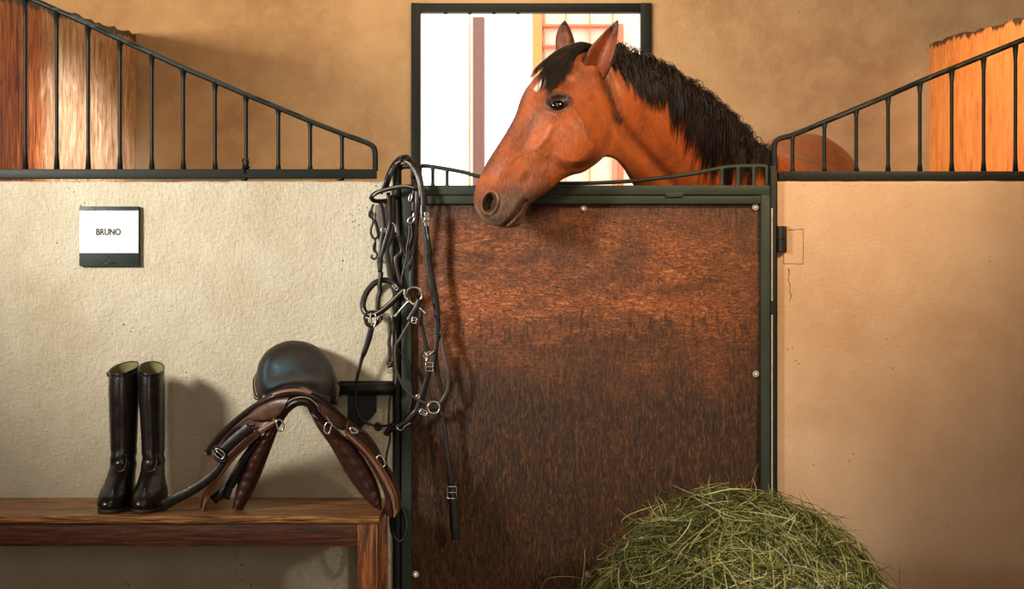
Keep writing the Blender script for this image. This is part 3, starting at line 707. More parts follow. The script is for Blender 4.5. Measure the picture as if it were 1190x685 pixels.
# cheek pieces
st_part('cheekpiece', [A_(178, 250), A_(190, 380), A_(185, 480), B_(195, 20), B_(185, 120), B_(180, 210)], [-.045, -.04, -.035, -.035, -.03, -.03], 4.5, 'black_leather', br)
st_part('cheekpiece', [A_(205, 270), A_(205, 400), A_(200, 520), B_(225, 0), B_(240, 120), B_(262, 230), B_(300, 330)], -.032, 6.5, 'black_leather', br)
st_part('cheekpiece', [A_(228, 300), A_(235, 430), A_(250, 540), A_(268, 640), B_(285, 60), B_(300, 160), B_(325, 250)], -.028, 4.5, 'dark_leather', br)
cord('cheek_roll', [B_(190, 150), B_(178, 230), B_(180, 280), B_(168, 330), B_(165, 400)], -.045, 2.6, 'black_leather', br)
st_part('cheekpiece', [A_(375, 225), A_(372, 330), A_(365, 420), A_(355, 520), B_(395, 20), B_(392, 120), B_(390, 230), B_(400, 260)], [-.055, -.055, -.05, -.05, -.05, -.05, -.05, -.05], 6.5, 'black_leather', br)
st_part('cheekpiece', [A_(350, 230), A_(345, 300), A_(343, 380)], -.045, 4, 'black_leather', br)
ringp('hanging_ring', A_(325, 285), 4.6, -.05, .8, br, 'steel', .35, .25)
# noseband loop
one('noseband', lambda b: sweep(b, cr(sp([B_(350, 262), B_(300, 310), B_(240, 370), B_(180, 415), B_(125, 435), B_(80, 415), B_(68, 360), B_(90, 290), B_(140, 228), B_(200, 205), B_(260, 215), B_(300, 250), B_(345, 300)], [-.06, -.065, -.07, -.07, -.065, -.055, -.045, -.035, -.03, -.03, -.032, -.036, -.045]), 8), rect(PX(6.8), .011, .9), (0, -1, .25)), M['black_leather'], br)
cord('noseband_stitching', [B_(330, 268), B_(275, 322), B_(215, 380), B_(150, 425), B_(95, 430), B_(64, 390)], [-.074, -.079, -.081, -.078, -.068, -.058], .6, 'piping', br)
# bit: loose ring, jointed mouthpiece
ringp('bit_ring', B_(405, 305), 9.4, -.075, 1.35, br, 'steel', 1.0)
one('bit_mouthpiece', lambda b: (tube(b, sp([B_(345, 265), B_(345, 310), B_(372, 345), B_(408, 370), B_(450, 398), B_(487, 432)], -.08), PX(1.4), 8, 6, scale=[1.2, 1, 1.3, 1, .9, 1.2]), tube(b, sp([B_(374, 345), B_(340, 375), B_(305, 415), B_(278, 448)], -.082), PX(1.7), 8, 6, scale=[1.5, .9, .9, 1.3])), M['steel'], br)
one('bit_mouthpiece', lambda b: tube(b, sp([B_(185, 440), B_(215, 430), B_(245, 442), B_(262, 462)], -.07), PX(1.5), 8, 6), M['steel'], br)
ringp('bit_ring', B_(132, 455), 7.8, -.07, 1.3, br, 'dark_steel', 1.25)
one('bit_shank', lambda b: tube(b, sp([B_(120, 420), B_(118, 470), B_(128, 510)], -.078), PX(1.3), 8, 5), M['steel'], br)
one('bit_shank', lambda b: tube(b, sp([B_(150, 425), B_(152, 480), B_(140, 520)], -.078), PX(1.2), 8, 5), M['steel'], br)
cord('curb_loop', [B_(85, 460), B_(95, 495), B_(130, 508), B_(170, 480), B_(190, 450)], -.066, 2.4, 'black_leather', br)
buckle(B_(282, 252), 3, 6, -.05, br, -.7)
# throat buckle pieces on the right
st_part('cheek_fold', [B_(442, 330), B_(425, 380), B_(395, 430), B_(370, 475)], -.088, 6.2, 'black_leather', br)
buckle(B_(408, 472), 5, 6, -.09, br, .2)
# reins
st_part('rein', [B_(390, 465), B_(350, 530), B_(310, 600), C_(285, 10), C_(280, 90), C_(292, 180), C_(330, 270), C_(390, 340), C_(450, 380), C_(510, 402)], [-.085, -.08, -.075, -.07, -.07, -.07, -.068, -.064, -.062, -.06], 3.2, 'rein', br)
st_part('rein', [B_(125, 520), B_(105, 600), B_(78, 680), C_(60, 100), C_(32, 210), C_(18, 310), C_(22, 410), C_(50, 490), C_(100, 528), C_(160, 545), C_(230, 542), C_(285, 532)], [-.075, -.07, -.065, -.06, -.056, -.052, -.05, -.05, -.05, -.05, -.055, -.06], 5.5, 'black_leather', br, scale=[1.2, 1.25, 1.1, .8, .6, .5, .5, .5, .5, .5, .5, .5])
one('rein_knot', lambda b: tube(b, sp([C_(150, 540), C_(170, 530), C_(185, 548), C_(172, 570), C_(155, 562)], -.054), PX(1.8), 8, 5, True), M['black_leather'], br)
st_part('keeper_strap', [B_(235, 445), B_(248, 520), B_(240, 620), C_(245, 30), C_(245, 110)], -.06, 4, 'dark_leather', br)
buckle(C_(245, 128), 5.5, 4, -.064, br, 0, 'dark_steel'); buckle(C_(246, 170), 4, 7, -.064, br, .15)
one('keeper', lambda b: strap(b, sp([C_(230, 150), C_(262, 142)], -.066), PX(4), .004, 3), M['black_leather'], br)

ha = thing('headcollar', P(436, 236, -.02), 'leather halter with pale pad and small snap hook hanging left of the post', 'halter', 'tack hung on the door post')
one('cheek_pad', lambda b: band(b, sp([A_(95, 335), A_(85, 420), A_(95, 500), A_(115, 575)], -.018), sp([A_(145, 325), A_(155, 400), A_(150, 500), A_(135, 580)], -.018), .006, .003), M['pad'], ha)
st_part('strap', [A_(125, 320), A_(140, 400), A_(148, 480), A_(135, 560), A_(125, 660), B_(172, 60), B_(180, 150)], -.03, 5, 'black_leather', ha)
cord('cord_loop', [A_(78, 330), A_(62, 385), A_(78, 440), A_(64, 490), A_(66, 530), A_(88, 558), A_(108, 535), A_(100, 480), A_(82, 430)], -.026, 1.35, 'black_leather', ha)
ringp('ring', A_(64, 395), 3.6, -.028, 1.3, ha, 'black_leather', .6)
cord('hook_cord', [A_(90, 560), A_(92, 600), A_(88, 650)], -.028, 1.2, 'black_leather', ha)
one('snap_hook', lambda b: tube(b, sp([A_(86, 585), A_(80, 625), A_(92, 645), B_(150, 10), B_(163, 40), B_(145, 64), B_(124, 54), B_(128, 36)], -.03), PX(1.2), 8, 6), M['dark_steel'], ha)
buckle(A_(148, 500), 5, 4, -.036, ha)

ma = thing('martingale', P(492, 210, -.05), 'long black martingale strap with steel rings and buckled end hanging over the door', 'harness', 'tack hung on the door post')
st_part('neck_strap', [A_(285, 40), A_(340, 75), A_(385, 150), A_(405, 240), A_(412, 340), A_(415, 440), A_(435, 560), A_(445, 660), B_(500, 80), B_(525, 220), B_(550, 350), B_(560, 480), B_(560, 600)], [-.03, -.045, -.055, -.06, -.062, -.06, -.058, -.055, -.053, -.052, -.05, -.05, -.05], 7.5, 'black_leather', ma, scale=[.6, .7, .75, .75, .75, .8, 1, 1.1, 1.1, 1.1, 1, .9, .8])
st_part('neck_strap', [A_(440, 420), A_(445, 560), B_(520, 180), B_(560, 400), B_(585, 560), C_(605, 60), C_(632, 180), C_(630, 300), C_(590, 380), C_(545, 420)], [-.05, -.045, -.042, -.045, -.05, -.055, -.06, -.06, -.06, -.055], 4.2, 'rein', ma, scale=[.5, .6, .7, .8, 1, 1, 1, 1.1, 1, .8])
st_part('neck_strap', [B_(562, 560), C_(550, 60), C_(555, 160), C_(575, 260), C_(600, 350), C_(590, 395)], -.056, 6, 'black_leather', ma, scale=[.8, .9, 1.1, .9, .8, .7])
for yy in (395, 425, 460):
    buckle(A_(433, yy), 4.4, 3.4, -.066, ma)
cord('strap_edge', [A_(395, 330), A_(400, 420), A_(425, 470), A_(445, 570)], -.068, .55, 'steel', ma)
one('snap_hook', lambda b: (tube(b, sp([A_(350, 380), A_(340, 410), A_(318, 420), A_(308, 445), A_(325, 455), A_(345, 440), A_(352, 415)], -.066), PX(1.1), 8, 5)), M['steel'], ma)
cord('cord', [A_(318, 455), A_(315, 540), A_(300, 620), A_(300, 680), B_(330, 160), B_(322, 190)], -.062, 1.0, 'rein', ma)
cord('cord', [A_(328, 455), A_(335, 540), B_(360, 0), B_(395, 40), B_(365, 110), B_(340, 150), B_(325, 190), B_(322, 225)], -.06, .9, 'rein', ma)
cord('cord', [A_(205, 450), A_(225, 480), A_(230, 520)], -.05, 1.0, 'steel', ma)
cord('cord', [A_(230, 530), A_(260, 590), A_(290, 660), B_(330, 60)], -.04, 1.2, 'dark_leather', ma)
# thin strap through the lower snap
st_part('strap', [B_(450, 400), B_(455, 500), B_(478, 600), C_(485, 10), C_(500, 55)], -.058, 4.3, 'black_leather', ma)
one('snap_hook', lambda b: (tube(b, sp([C_(470, 70), C_(478, 100), C_(500, 78), C_(545, 42)], -.066), PX(1.2), 8, 5), tube(b, sp([C_(488, 62), C_(495, 95), C_(488, 118)], -.068), PX(1.9), 8, 4), tube(b, sp([C_(470, 60), C_(500, 55), C_(520, 48)], -.066), PX(1.2), 8, 3)), M['steel'], ma)
buckle(C_(508, 152), 8, 9, -.066, ma)
one('keeper', lambda b: strap(b, sp([C_(545, 40), C_(540, 110), C_(535, 170)], -.06), PX(5), .006, 4), M['black_leather'], ma)
st_part('strap', [C_(508, 165), C_(490, 240), C_(465, 320), C_(440, 400), C_(420, 450), C_(375, 500)], [-.062, -.058, -.055, -.052, -.05, -.048], 6.6, 'black_leather', ma)
st_part('strap', [C_(435, 430), C_(395, 475), C_(350, 520), C_(300, 548), C_(250, 570), C_(215, 600)], [-.05, -.05, -.052, -.056, -.058, -.06], 6.5, 'black_leather', ma)
one('keeper', lambda b: tube(b, sp([C_(215, 605), C_(245, 560), C_(275, 528)], -.066), PX(3.2), 8, 4), M['black_leather'], ma)
one('wire_hook', lambda b: tube(b, sp([C_(290, 538), C_(298, 565), C_(325, 572), C_(345, 548), C_(385, 522)], -.068), PX(1.0), 8, 5), M['steel'], ma)
ringp('ring', C_(537, 422), 7.0, -.07, 1.1, ma)
buckle(C_(468, 455), 8, 5, -.062, ma, .5); ringp('rivet', C_(432, 350), 1.9, -.054, 1.2, ma)
st_part('strap', [C_(430, 440), C_(470, 450), C_(520, 430), C_(590, 420)], -.058, 6, 'black_leather', ma)
st_part('tail_strap', [D_(378, 95), D_(392, 160), D_(405, 250), D_(415, 340), D_(425, 430)], -.045, 5.8, 'dark_leather', ma)
buckle(D_(429, 455), 10, 13, -.052, ma)
st_part('tail_strap', [D_(426, 430), D_(430, 470), D_(436, 540), D_(440, 600), D_(443, 640)], -.044, 9, 'black_leather', ma, t=.008, scale=[.7, 1, 1.1, 1.2, 1.0])
lr = thing('thin_cord', P(455, 420, -.02), 'thin dark cord trailing down beside the post behind the bridle', 'cord')
cord('cord', [B_(265, 380), B_(275, 480), B_(290, 600), C_(285, 40), C_(290, 150), C_(285, 250), C_(250, 350), C_(240, 450), C_(238, 560), D_(182, 240), D_(170, 300), D_(165, 340)], -.022, 1.25, 'rein', lr)
cord('cord', [C_(300, 30), C_(330, 90), C_(370, 200), C_(392, 300), C_(385, 400), C_(345, 510)], -.03, 1.0, 'dark_leather', lr)

# ------------------------------------------------------------------ hay
hy = thing('hay_pile', (P(848, 0, -.5)[0], -.5, 0), 'loose heap of green and straw coloured hay in front of the stable door', 'hay'); hy['kind'] = 'stuff'
hc = np.array([P(848, 0, -.5)[0], -.5, 0.]); HR = np.array([.455, .38, .472])
def haymat():
    m = NT('dry_green_hay'); a = m.n('ShaderNodeAttribute', attribute_name='hay'); n = m.noise(m.pos(), 60, 2)
    c = m.mix(m.rng(n, .3, .7, 0, .3), a.outputs['Color'], srgb(120, 110, 60))
    m.set(Base_Color=c, Roughness=.6, Specular_IOR_Level=.35); return m.m
M['hay'] = haymat()
M['hay_core'] = simple('shade_dark_hay', srgb(26, 26, 10), .9, 0, .5, 60, .8, .02)  # near-black colour makes the gaps between stalks read as shaded
def mound(u, v):  # u azimuth, v elevation 0..1
    ph = v*math.pi/2
    p = np.stack([np.cos(ph)*np.cos(u), np.cos(ph)*np.sin(u), np.sin(ph)], -1)
    lump = 1+.035*np.sin(3*u+1)+.03*np.sin(7*u+4*v)+.02*np.sin(11*v+2*u)
    sq = 1.0
    return p*HR*lump[..., None]*sq
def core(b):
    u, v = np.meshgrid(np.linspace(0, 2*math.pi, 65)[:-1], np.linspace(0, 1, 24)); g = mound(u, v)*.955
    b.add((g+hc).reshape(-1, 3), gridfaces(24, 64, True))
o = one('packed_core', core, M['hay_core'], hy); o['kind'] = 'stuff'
def blades(n):
    V = []; Fc = []; Cc = []; base = 0
    pal = np.array([srgb(*c)[:3] for c in ((158, 158, 86), (98, 108, 48), (204, 196, 120), (226, 218, 156), (52, 62, 24), (182, 168, 88), (120, 128, 64), (238, 232, 200))])
    pw = np.array([.16, .18, .14, .09, .22, .1, .08, .03])
    for i in range(n):
        u = rng.uniform(0, 2*math.pi)
        if rng.random() < .72: u = -abs((u % math.pi))  # more on the side towards the aisle
        v = rng.uniform(0, 1)**.8
        fly = rng.random() < .03
        p0 = mound(np.array(u), np.array(v)); nn = p0/(HR**2); nn /= np.linalg.norm(nn)
        r = rng.normal(size=3); d = r-np.dot(r, nn)*nn
        down = np.array([0, 0, -1.])-nn*np.dot([0, 0, -1.], nn)
        if rng.random() < .55: d = d/np.linalg.norm(d)*.75+down*1.2
        d /= np.linalg.norm(d)
        L = rng.uniform(.07, .21)*(1.2 if fly else 1); curl = rng.normal(0, 1)*1.2; side = np.cross(nn, d)
        lift = rng.uniform(-.014, .016)+(.03*rng.random() if rng.random() < .25 else 0) if not fly else rng.uniform(.0, .02)
        ns = 6; pts = []
        ang = 0; q = p0-d*L/2
        # project base back to the surface
        for k in range(ns+1):
            dd = d*math.cos(ang)+side*math.sin(ang)
            q = q+dd*L/ns; ang += curl/ns
            if not fly:
                s = np.linalg.norm(q/HR); s0 = np.linalg.norm(p0/HR)
                q2 = q*(s0/max(s, 1e-6)); q = q*.25+q2*.75
            off = nn*(lift+(.05*(k/ns)**2 if fly else .010*math.sin(k/ns*math.pi)))
            pts.append(q+off)
        pts = np.array(pts)+hc; pts[:, 2] = np.maximum(pts[:, 2], .004)
        T = nrm(np.gradient(pts, axis=0)); tw = nrm(np.cross(T, nn+rng.normal(0, .5, 3)))
        w_ = rng.uniform(.0007, .0019)*np.array([.6, 1, 1, 1, .9, .7, .25])[:, None]
        N2 = nrm(np.cross(T, tw))
        ring = np.stack([pts-tw*w_, pts+N2*w_*.6, pts+tw*w_], 1)
        V.append(ring.reshape(-1, 3)); c = pal[rng.choice(8, p=pw)]*rng.uniform(.8, 1.15)
        Cc.append(np.tile(c, (21, 1)))
        for k in range(ns):
            a = base+k*3; Fc += [(a, a+1, a+4, a+3), (a+1, a+2, a+5, a+4), (a+2, a, a+3, a+5)]
        base += 21
    return np.concatenate(V), Fc, np.concatenate(Cc)
V, Fc, Cc = blades(12500)
extra = [([(944, 601, -.5), (958, 598, -.5), (972, 600, -.5), (985, 603, -.5)], .0022), ([(872, 574, -.45), (875, 558, -.45), (879, 545, -.45), (882, 538, -.45)], .001), ([(684, 676, -.5), (668, 671, -.5), (645, 671, -.5), (634, 675, -.5), (628, 686, -.5)], .0008),
         ([(805, 577, -.5), (812, 567, -.5), (824, 562, -.5)], .0009), ([(833, 572, -.5), (840, 562, -.5), (849, 570, -.5)], .0009), ([(752, 612, -.5), (754, 602, -.5), (760, 605, -.5)], .001), ([(940, 600, -.5), (948, 594, -.5), (959, 591, -.5)], .0012),
         ([(712, 640, -.5), (716, 628, -.5), (724, 626, -.5)], .001), ([(965, 628, -.5), (980, 632, -.5), (993, 641, -.5)], .0013), ([(1000, 672, -.5), (1012, 676, -.5), (1022, 683, -.5)], .0013)]
b2 = MB()
for pts, r in extra: tube(b2, pxs(pts), r, 5, 5, scale=[1, 1, .4])
nb = len(V); ev = np.concatenate(b2.v); ef = b2.f
me = bpy.data.meshes.new('hay_stalks'); me.from_pydata((np.concatenate([V, ev])-hc).tolist(), [], Fc+[tuple(i+nb for i in q) for q in ef]); me.update()
ca = me.color_attributes.new('hay', 'FLOAT_COLOR', 'POINT')
cc = np.concatenate([Cc, np.tile(np.array(srgb(150, 130, 80)[:3]), (len(ev), 1))]); cc = np.concatenate([cc, np.ones((len(cc), 1))], 1)
ca.data.foreach_set('color', cc.astype(np.float32).ravel()); me.materials.append(M['hay'])
o = bpy.data.objects.new('stalks', me); COL.objects.link(o); o.parent = hy; o['kind'] = 'stuff'

# ------------------------------------------------------------------ horse
hr = thing('horse', (P(830, 0, .7)[0], .9, 0), 'bay horse with black mane looking out to the left over the stable door', 'horse')
# head and neck stations: top px, bottom px, centre depth y, half width m, squareness, widest position
HS = [
 ((579, 263.5), (590, 265.3), -.150, .020, 1.0, 1.0),
 ((564, 259), (603, 263), -.150, .040, .85, .95),
 ((555.5, 249), (609, 254.5), -.150, .050, .8, .95),
 ((550.5, 236), (611.5, 242.5), -.148, .052, .8, .9),
 ((552.5, 219), (620, 234.5), -.146, .049, .85, .9),
 ((558.5, 204), (637, 222.5), -.143, .047, .85, .9),
 ((566, 188.5), (652, 210), -.139, .050, .85, .95),
 ((576.5, 172), (664, 204), -.134, .056, .85, 1.0),
 ((588, 154), (677, 200.5), -.127, .063, .82, .95),
 ((598.5, 134.5), (688, 194), -.118, .074, .8, .85),
 ((605.5, 114), (696, 188), -.108, .086, .8, .78),
 ((614, 99), (700.5, 184), -.098, .092, .8, .75),
 ((630, 82), (703, 182.5), -.086, .090, .82, .75),
 ((650, 66), (706, 182.5), -.073, .080, .85, .8),
 ((672, 57), (711, 183.5), -.057, .068, .9, .95),
 ((694, 58), (716, 186), -.036, .064, .95, 1.0),
 ((714, 66), (720, 190), -.010, .066, .95, 1.0),
 ((737, 74), (726, 198), .030, .072, .95, 1.02),
 ((765, 87), (733, 210), .085, .080, .95, 1.05),
 ((793, 103), (742, 226), .145, .090, .95, 1.08),
 ((820, 125), (754, 250), .220, .103, .95, 1.1),
 ((848, 150), (768, 290), .310, .125, .95, 1.1),
 ((874, 176), (782, 345), .420, .16, .95, 1.1),
 ((893, 187), (790, 400), .540, .20, .95, 1.05)]
secs = []
for (t, b, y, w_, p_, k_) in HS:
    secs.append((*P(t[0], t[1], y), *P(b[0], b[1], y), 0., -1., w_, p_, k_))
# trunk stations in metres, lateral turns as the body recedes
for (tx, ty, tz, bx, by, bz, lx, ly, w_) in [
    (.88, .66, 1.545, .62, .62, .86, .45, -.9, .235), (.93, .80, 1.55, .80, .80, .80, .75, -.66, .27), (1.00, 1.00, 1.575, .96, 1.0, .78, .88, -.47, .30),
    (1.07, 1.16, 1.655, 1.05, 1.18, .82, .93, -.36, .295), (1.12, 1.30, 1.685, 1.12, 1.32, .90, .95, -.3, .285), (1.17, 1.45, 1.655, 1.18, 1.48, .98, .95, -.3, .27),
    (1.21, 1.58, 1.57, 1.23, 1.60, 1.08, .95, -.3, .23), (1.24, 1.65, 1.44, 1.25, 1.66, 1.2, .95, -.3, .13), (1.245, 1.67, 1.36, 1.255, 1.68, 1.31, .95, -.3, .03)]:
    secs.append((tx, ty, tz, bx, by, bz, lx, ly, w_, .9, 1.0))
secs = np.array(secs); NH = len(HS)
SM = cr(secs, 60)                      # dense stations, 60 per interval
sidx = np.arange(len(SM))/60.0
def pick(lo, hi, step): return list(range(int(lo*60), int(hi*60), step))
sel = pick(0, 1, 3)+pick(1, 14, 3)+pick(14, 23, 5)+pick(23, 32, 8)+[len(SM)-1]
Kt = 240
th = np.linspace(0, 2*math.pi, Kt+1)[:-1]
def station(si):
    i = np.clip(np.asarray(si)*60, 0, len(SM)-1.001); a = i.astype(int); f = (i-a)[..., None]
    return SM[a]*(1-f)+SM[a+1]*f
def gauss2(X, Y, cx, cy, rx, ry, ang=0):
    u = (X-cx)*math.cos(ang)+(Y-cy)*math.sin(ang); v = -(X-cx)*math.sin(ang)+(Y-cy)*math.cos(ang)
    return np.exp(-(u/rx)**2-(v/ry)**2)
def segd(X, Y, pts):
    best = np.full(X.shape, 1e9)
    for (x0_, y0_), (x1_, y1_) in zip(pts[:-1], pts[1:]):
        dx, dy = x1_-x0_, y1_-y0_; t = np.clip(((X-x0_)*dx+(Y-y0_)*dy)/(dx*dx+dy*dy), 0, 1)
        best = np.minimum(best, np.hypot(X-x0_-t*dx, Y-y0_-t*dy))
    return best
def sstep(a, b, x):
    t = np.clip((x-a)/(b-a), 0, 1); return t*t*(3-2*t)
EYE = (647.5, 122.8)
def relief(X, Y, g):
    """sculpted relief in metres along the sideways direction; X,Y profile position in photo px; g = |sideways| 0..1"""
    d = np.zeros(X.shape)
    r = np.hypot((X-668), (Y-155)); ang = np.arctan2(Y-155, X-668)
    soft = np.clip((np.cos(ang-math.radians(35))+.25)/.8, 0, 1)      # crisp at the back and below
    crisp = 1-sstep(35, 42.5, r); wide = np.exp(-(r/38)**2)
    d += .021*(crisp*soft+wide*(1-soft))+.003*wide
    d -= .007*np.exp(-((r-44)/4)**2)*soft
    # brow, socket, lids
    d += .009*gauss2(X, Y, 650, 110, 15, 6, .1)-.004*gauss2(X, Y, 661, 100, 8, 7)
    e = np.hypot((X-EYE[0])/12.5, (Y-EYE[1])/8.6)
    d += .0035*np.exp(-((e-1.02)/.22)**2)-.013*np.exp(-(e/.72)**4)
    d -= .003*gauss2(X, Y, 636, 128, 6, 5)
    d += .0018*np.exp(-(segd(X, Y, [(636, 133), (645, 137), (656, 135), (662, 128)])/1.6)**2)
    # facial crest and the hollow above the teeth
    d += .0075*np.exp(-(segd(X, Y, [(640, 150), (633, 163), (626, 172)])/5)**2)
    d -= .006*gauss2(X, Y, 618, 152, 12, 26, .5)
    d -= .006*gauss2(X, Y, 637, 186, 14, 9, -.6)
    # veins
    for pl, am, wd_ in (([(622, 158), (622, 176), (612, 179), (600, 184), (593, 192)], .0018, 1.5), ([(622, 176), (634, 183), (643, 190), (656, 198)], .0018, 1.6), ([(634, 183), (636, 193), (630, 204)], .0014, 1.5),
                        ([(665, 130), (676, 148), (680, 168)], .0010, 1.8), ([(690, 108), (697, 120), (704, 124)], .0015, 2)):
        d += am*np.exp(-(segd(X, Y, pl)/wd_)**2)
    # nasal bone step and muzzle
    d += .006*gauss2(X, Y, 585, 196, 9, 20, .5)
    d -= .006*gauss2(X, Y, 611, 211, 6, 9, .3)
    n = np.hypot(((X-569.5)*math.cos(.25)+(Y-237)*math.sin(.25))/7.2, (-(X-569.5)*math.sin(.25)+(Y-237)*math.cos(.25))/10.6)
    d += .011*gauss2(X, Y, 572, 236, 17, 18)+.006*np.exp(-((n-1.25)/.28)**2)-.034*np.exp(-(n/.92)**4)
    d += .005*gauss2(X, Y, 597, 250, 14, 9, -.8)
    mouth = [(611, 235), (606.5, 240), (601, 248), (594, 256), (587, 262.5), (583, 265)]
    d -= .013*np.exp(-(segd(X, Y, mouth)/2.0)**2)
    d += .0025*np.exp(-(segd(X, Y, [(613, 240), (606, 250), (596, 259)])/3)**2)
    d += .002*np.exp(-(segd(X, Y, [(606, 230), (600, 238), (592, 248)])/4)**2)
    # neck: jugular groove, windpipe, muscle bands
    d -= .016*np.exp(-(segd(X, Y, [(700, 84), (708, 104), (713, 122), (717, 142), (731, 162), (752, 186), (775, 212), (790, 240)])/6.5)**2)
    d += .010*np.exp(-(segd(X, Y, [(706, 160), (722, 176), (745, 200), (760, 220)])/11)**2)
    d += .008*np.exp(-(segd(X, Y, [(738, 110), (765, 145), (800, 190), (820, 230)])/16)**2)
    d -= .0
    return d*g
def surf(si, theta, rel=True):
    s = station(si); t = (1-np.cos(theta))/2; kk = s[..., 10]; t = t**kk
    g = np.sin(theta); gp = np.sign(g)*np.abs(g)**s[..., 9]
    top = s[..., 0:3]; bot = s[..., 3:6]
    lat = np.stack([s[..., 6], s[..., 7], np.zeros_like(g)], -1); lat = nrm(lat)
    base = top+(bot-top)*t[..., None]
    if rel:
        d = D0+base[..., 1]; X = 595+base[..., 0]*F/d; Y = 342.5-(base[..., 2]-HZ)*F/d
        r = relief(X, Y, np.clip(np.abs(g)*1.35, 0, 1))*np.sign(g)
        fade = np.clip((24.-si)/2, 0, 1); r = r*fade
        X0, Y0 = X, Y
    else: r = 0; X0 = Y0 = None
    return base+lat*(s[..., 8]*gp+r)[..., None], X0, Y0
SS, TT = np.meshgrid(sidx[sel], th, indexing='ij')
G, GX, GY = surf(SS, TT)
ny, nx_ = G.shape[:2]
body = MB(); body.add(G.reshape(-1, 3), gridfaces(ny, nx_, True)+[tuple(range(Kt))[::-1], tuple((ny-1)*Kt+j for j in range(Kt))])
COLS = []
bay = np.array(srgb(184, 88, 36)[:3]); bay_d = np.array(srgb(112, 54, 24)[:3]); bay_l = np.array(srgb(214, 116, 56)[:3])
blk = np.array(srgb(30, 20, 18)[:3]); grey = np.array(srgb(84, 64, 54)[:3]); wht = np.array(srgb(244, 232, 214)[:3]); pink = np.array(srgb(226, 120, 80)[:3])
def mixc(a, b, t): t = np.clip(t, 0, 1)[..., None]; return a*(1-t)+b*t
def coat(X, Y, TH, Z, SI):
    c = np.broadcast_to(bay, X.shape+(3,)).copy()
    near = TH < math.pi
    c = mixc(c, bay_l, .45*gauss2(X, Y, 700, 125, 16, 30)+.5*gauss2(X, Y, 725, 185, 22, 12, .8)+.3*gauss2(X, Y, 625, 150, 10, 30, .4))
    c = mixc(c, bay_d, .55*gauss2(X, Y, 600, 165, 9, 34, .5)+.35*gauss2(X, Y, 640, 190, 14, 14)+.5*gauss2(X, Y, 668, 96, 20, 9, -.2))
    mz = sstep(205, 244, Y+(X-575)*.25)*(X < 640)
    c = mixc(c, grey, .92*mz)
    c = mixc(c, grey, .6*gauss2(X, Y, 596, 228, 12, 14, .4))
    c = mixc(c, np.array(srgb(150, 128, 108)[:3]), .6*np.exp(-(segd(X, Y, [(577, 227), (583, 237), (580, 250), (571, 253)])/2.2)**2)+.6*np.exp(-(segd(X, Y, [(553, 240), (560, 254), (574, 261), (596, 264), (606, 257)])/2.0)**2))
    n = np.hypot(((X-569.5)*math.cos(.25)+(Y-237)*math.sin(.25))/7.2, (-(X-569.5)*math.sin(.25)+(Y-237)*math.cos(.25))/10.6)
    c = mixc(c, np.array(srgb(12, 7, 6)[:3]), np.exp(-(n/1.08)**8))
    c = mixc(c, blk, .9*np.exp(-(segd(X, Y, [(610, 236), (601, 248), (594, 256), (587, 262.5)])/1.3)**2))
    c = mixc(c, grey, .5*gauss2(X, Y, 588, 254, 10, 8))
    e = np.hypot((X-EYE[0])/11.5, (Y-EYE[1])/8.0)
    c = mixc(c, np.array(srgb(40, 27, 22)[:3]), .95*np.exp(-(e/1.35)**6)+.35*np.exp(-(e/2.0)**4)+.4*gauss2(X, Y, 645, 139, 9, 7))
    c = mixc(c, np.array(srgb(120, 100, 88)[:3]), .5*np.exp(-(segd(X, Y, [(637, 129), (645, 133.5), (655, 132), (661, 125)])/1.3)**2))
    c = mixc(c, pink, .6*np.exp(-(segd(X, Y, [(637, 152), (633, 163)])/3.6)**2)*(near)+.6*np.exp(-(np.hypot(X-663.5, Y-94)/4.5)**4))  # first term paints the facial crest highlight into the coat
    st_ = segd(X, Y, [(634, 93), (623, 106)])
    star = np.exp(-(st_/3.0)**4)
    c = mixc(c, wht, star*near)
    # black points below the knee are out of this grid; darker under the mane, neck groove shadow painted in
    c = mixc(c, np.array(srgb(92, 44, 26)[:3]), .6*sstep(24.5, 27, SI)*sstep(.2, .9, (1.7-Z))*0)
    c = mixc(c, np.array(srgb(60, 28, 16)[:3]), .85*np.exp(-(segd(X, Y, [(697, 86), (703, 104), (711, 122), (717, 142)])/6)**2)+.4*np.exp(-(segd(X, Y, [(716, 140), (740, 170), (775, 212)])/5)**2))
    c = mixc(c, np.array(srgb(96, 46, 24)[:3]), .6*gauss2(X, Y, 676, 88, 22, 9, .3)+.4*gauss2(X, Y, 655, 104, 14, 4, .1)+.75*np.exp(-(segd(X, Y, [(611, 104), (597, 140), (579, 172), (564, 200)])/5)**2)+.5*np.exp(-(segd(X, Y, [(626, 132), (616, 152), (604, 176)])/5)**2)+.35*gauss2(X, Y, 690, 188, 16, 8, -.5))  # last term paints the shading under the cheek
    c = mixc(c, bay_d, .6*np.exp(-(segd(X, Y, [(648, 194), (656, 200), (664, 203)])/4)**2)+.55*gauss2(X, Y, 612, 206, 6, 8)+.8*sstep(24.5, 25.5, SI))  # first term is jaw crease shade put into the coat colour
    return c
COLS.append(coat(GX, GY, TT, G[..., 2], SS).reshape(-1, 3))
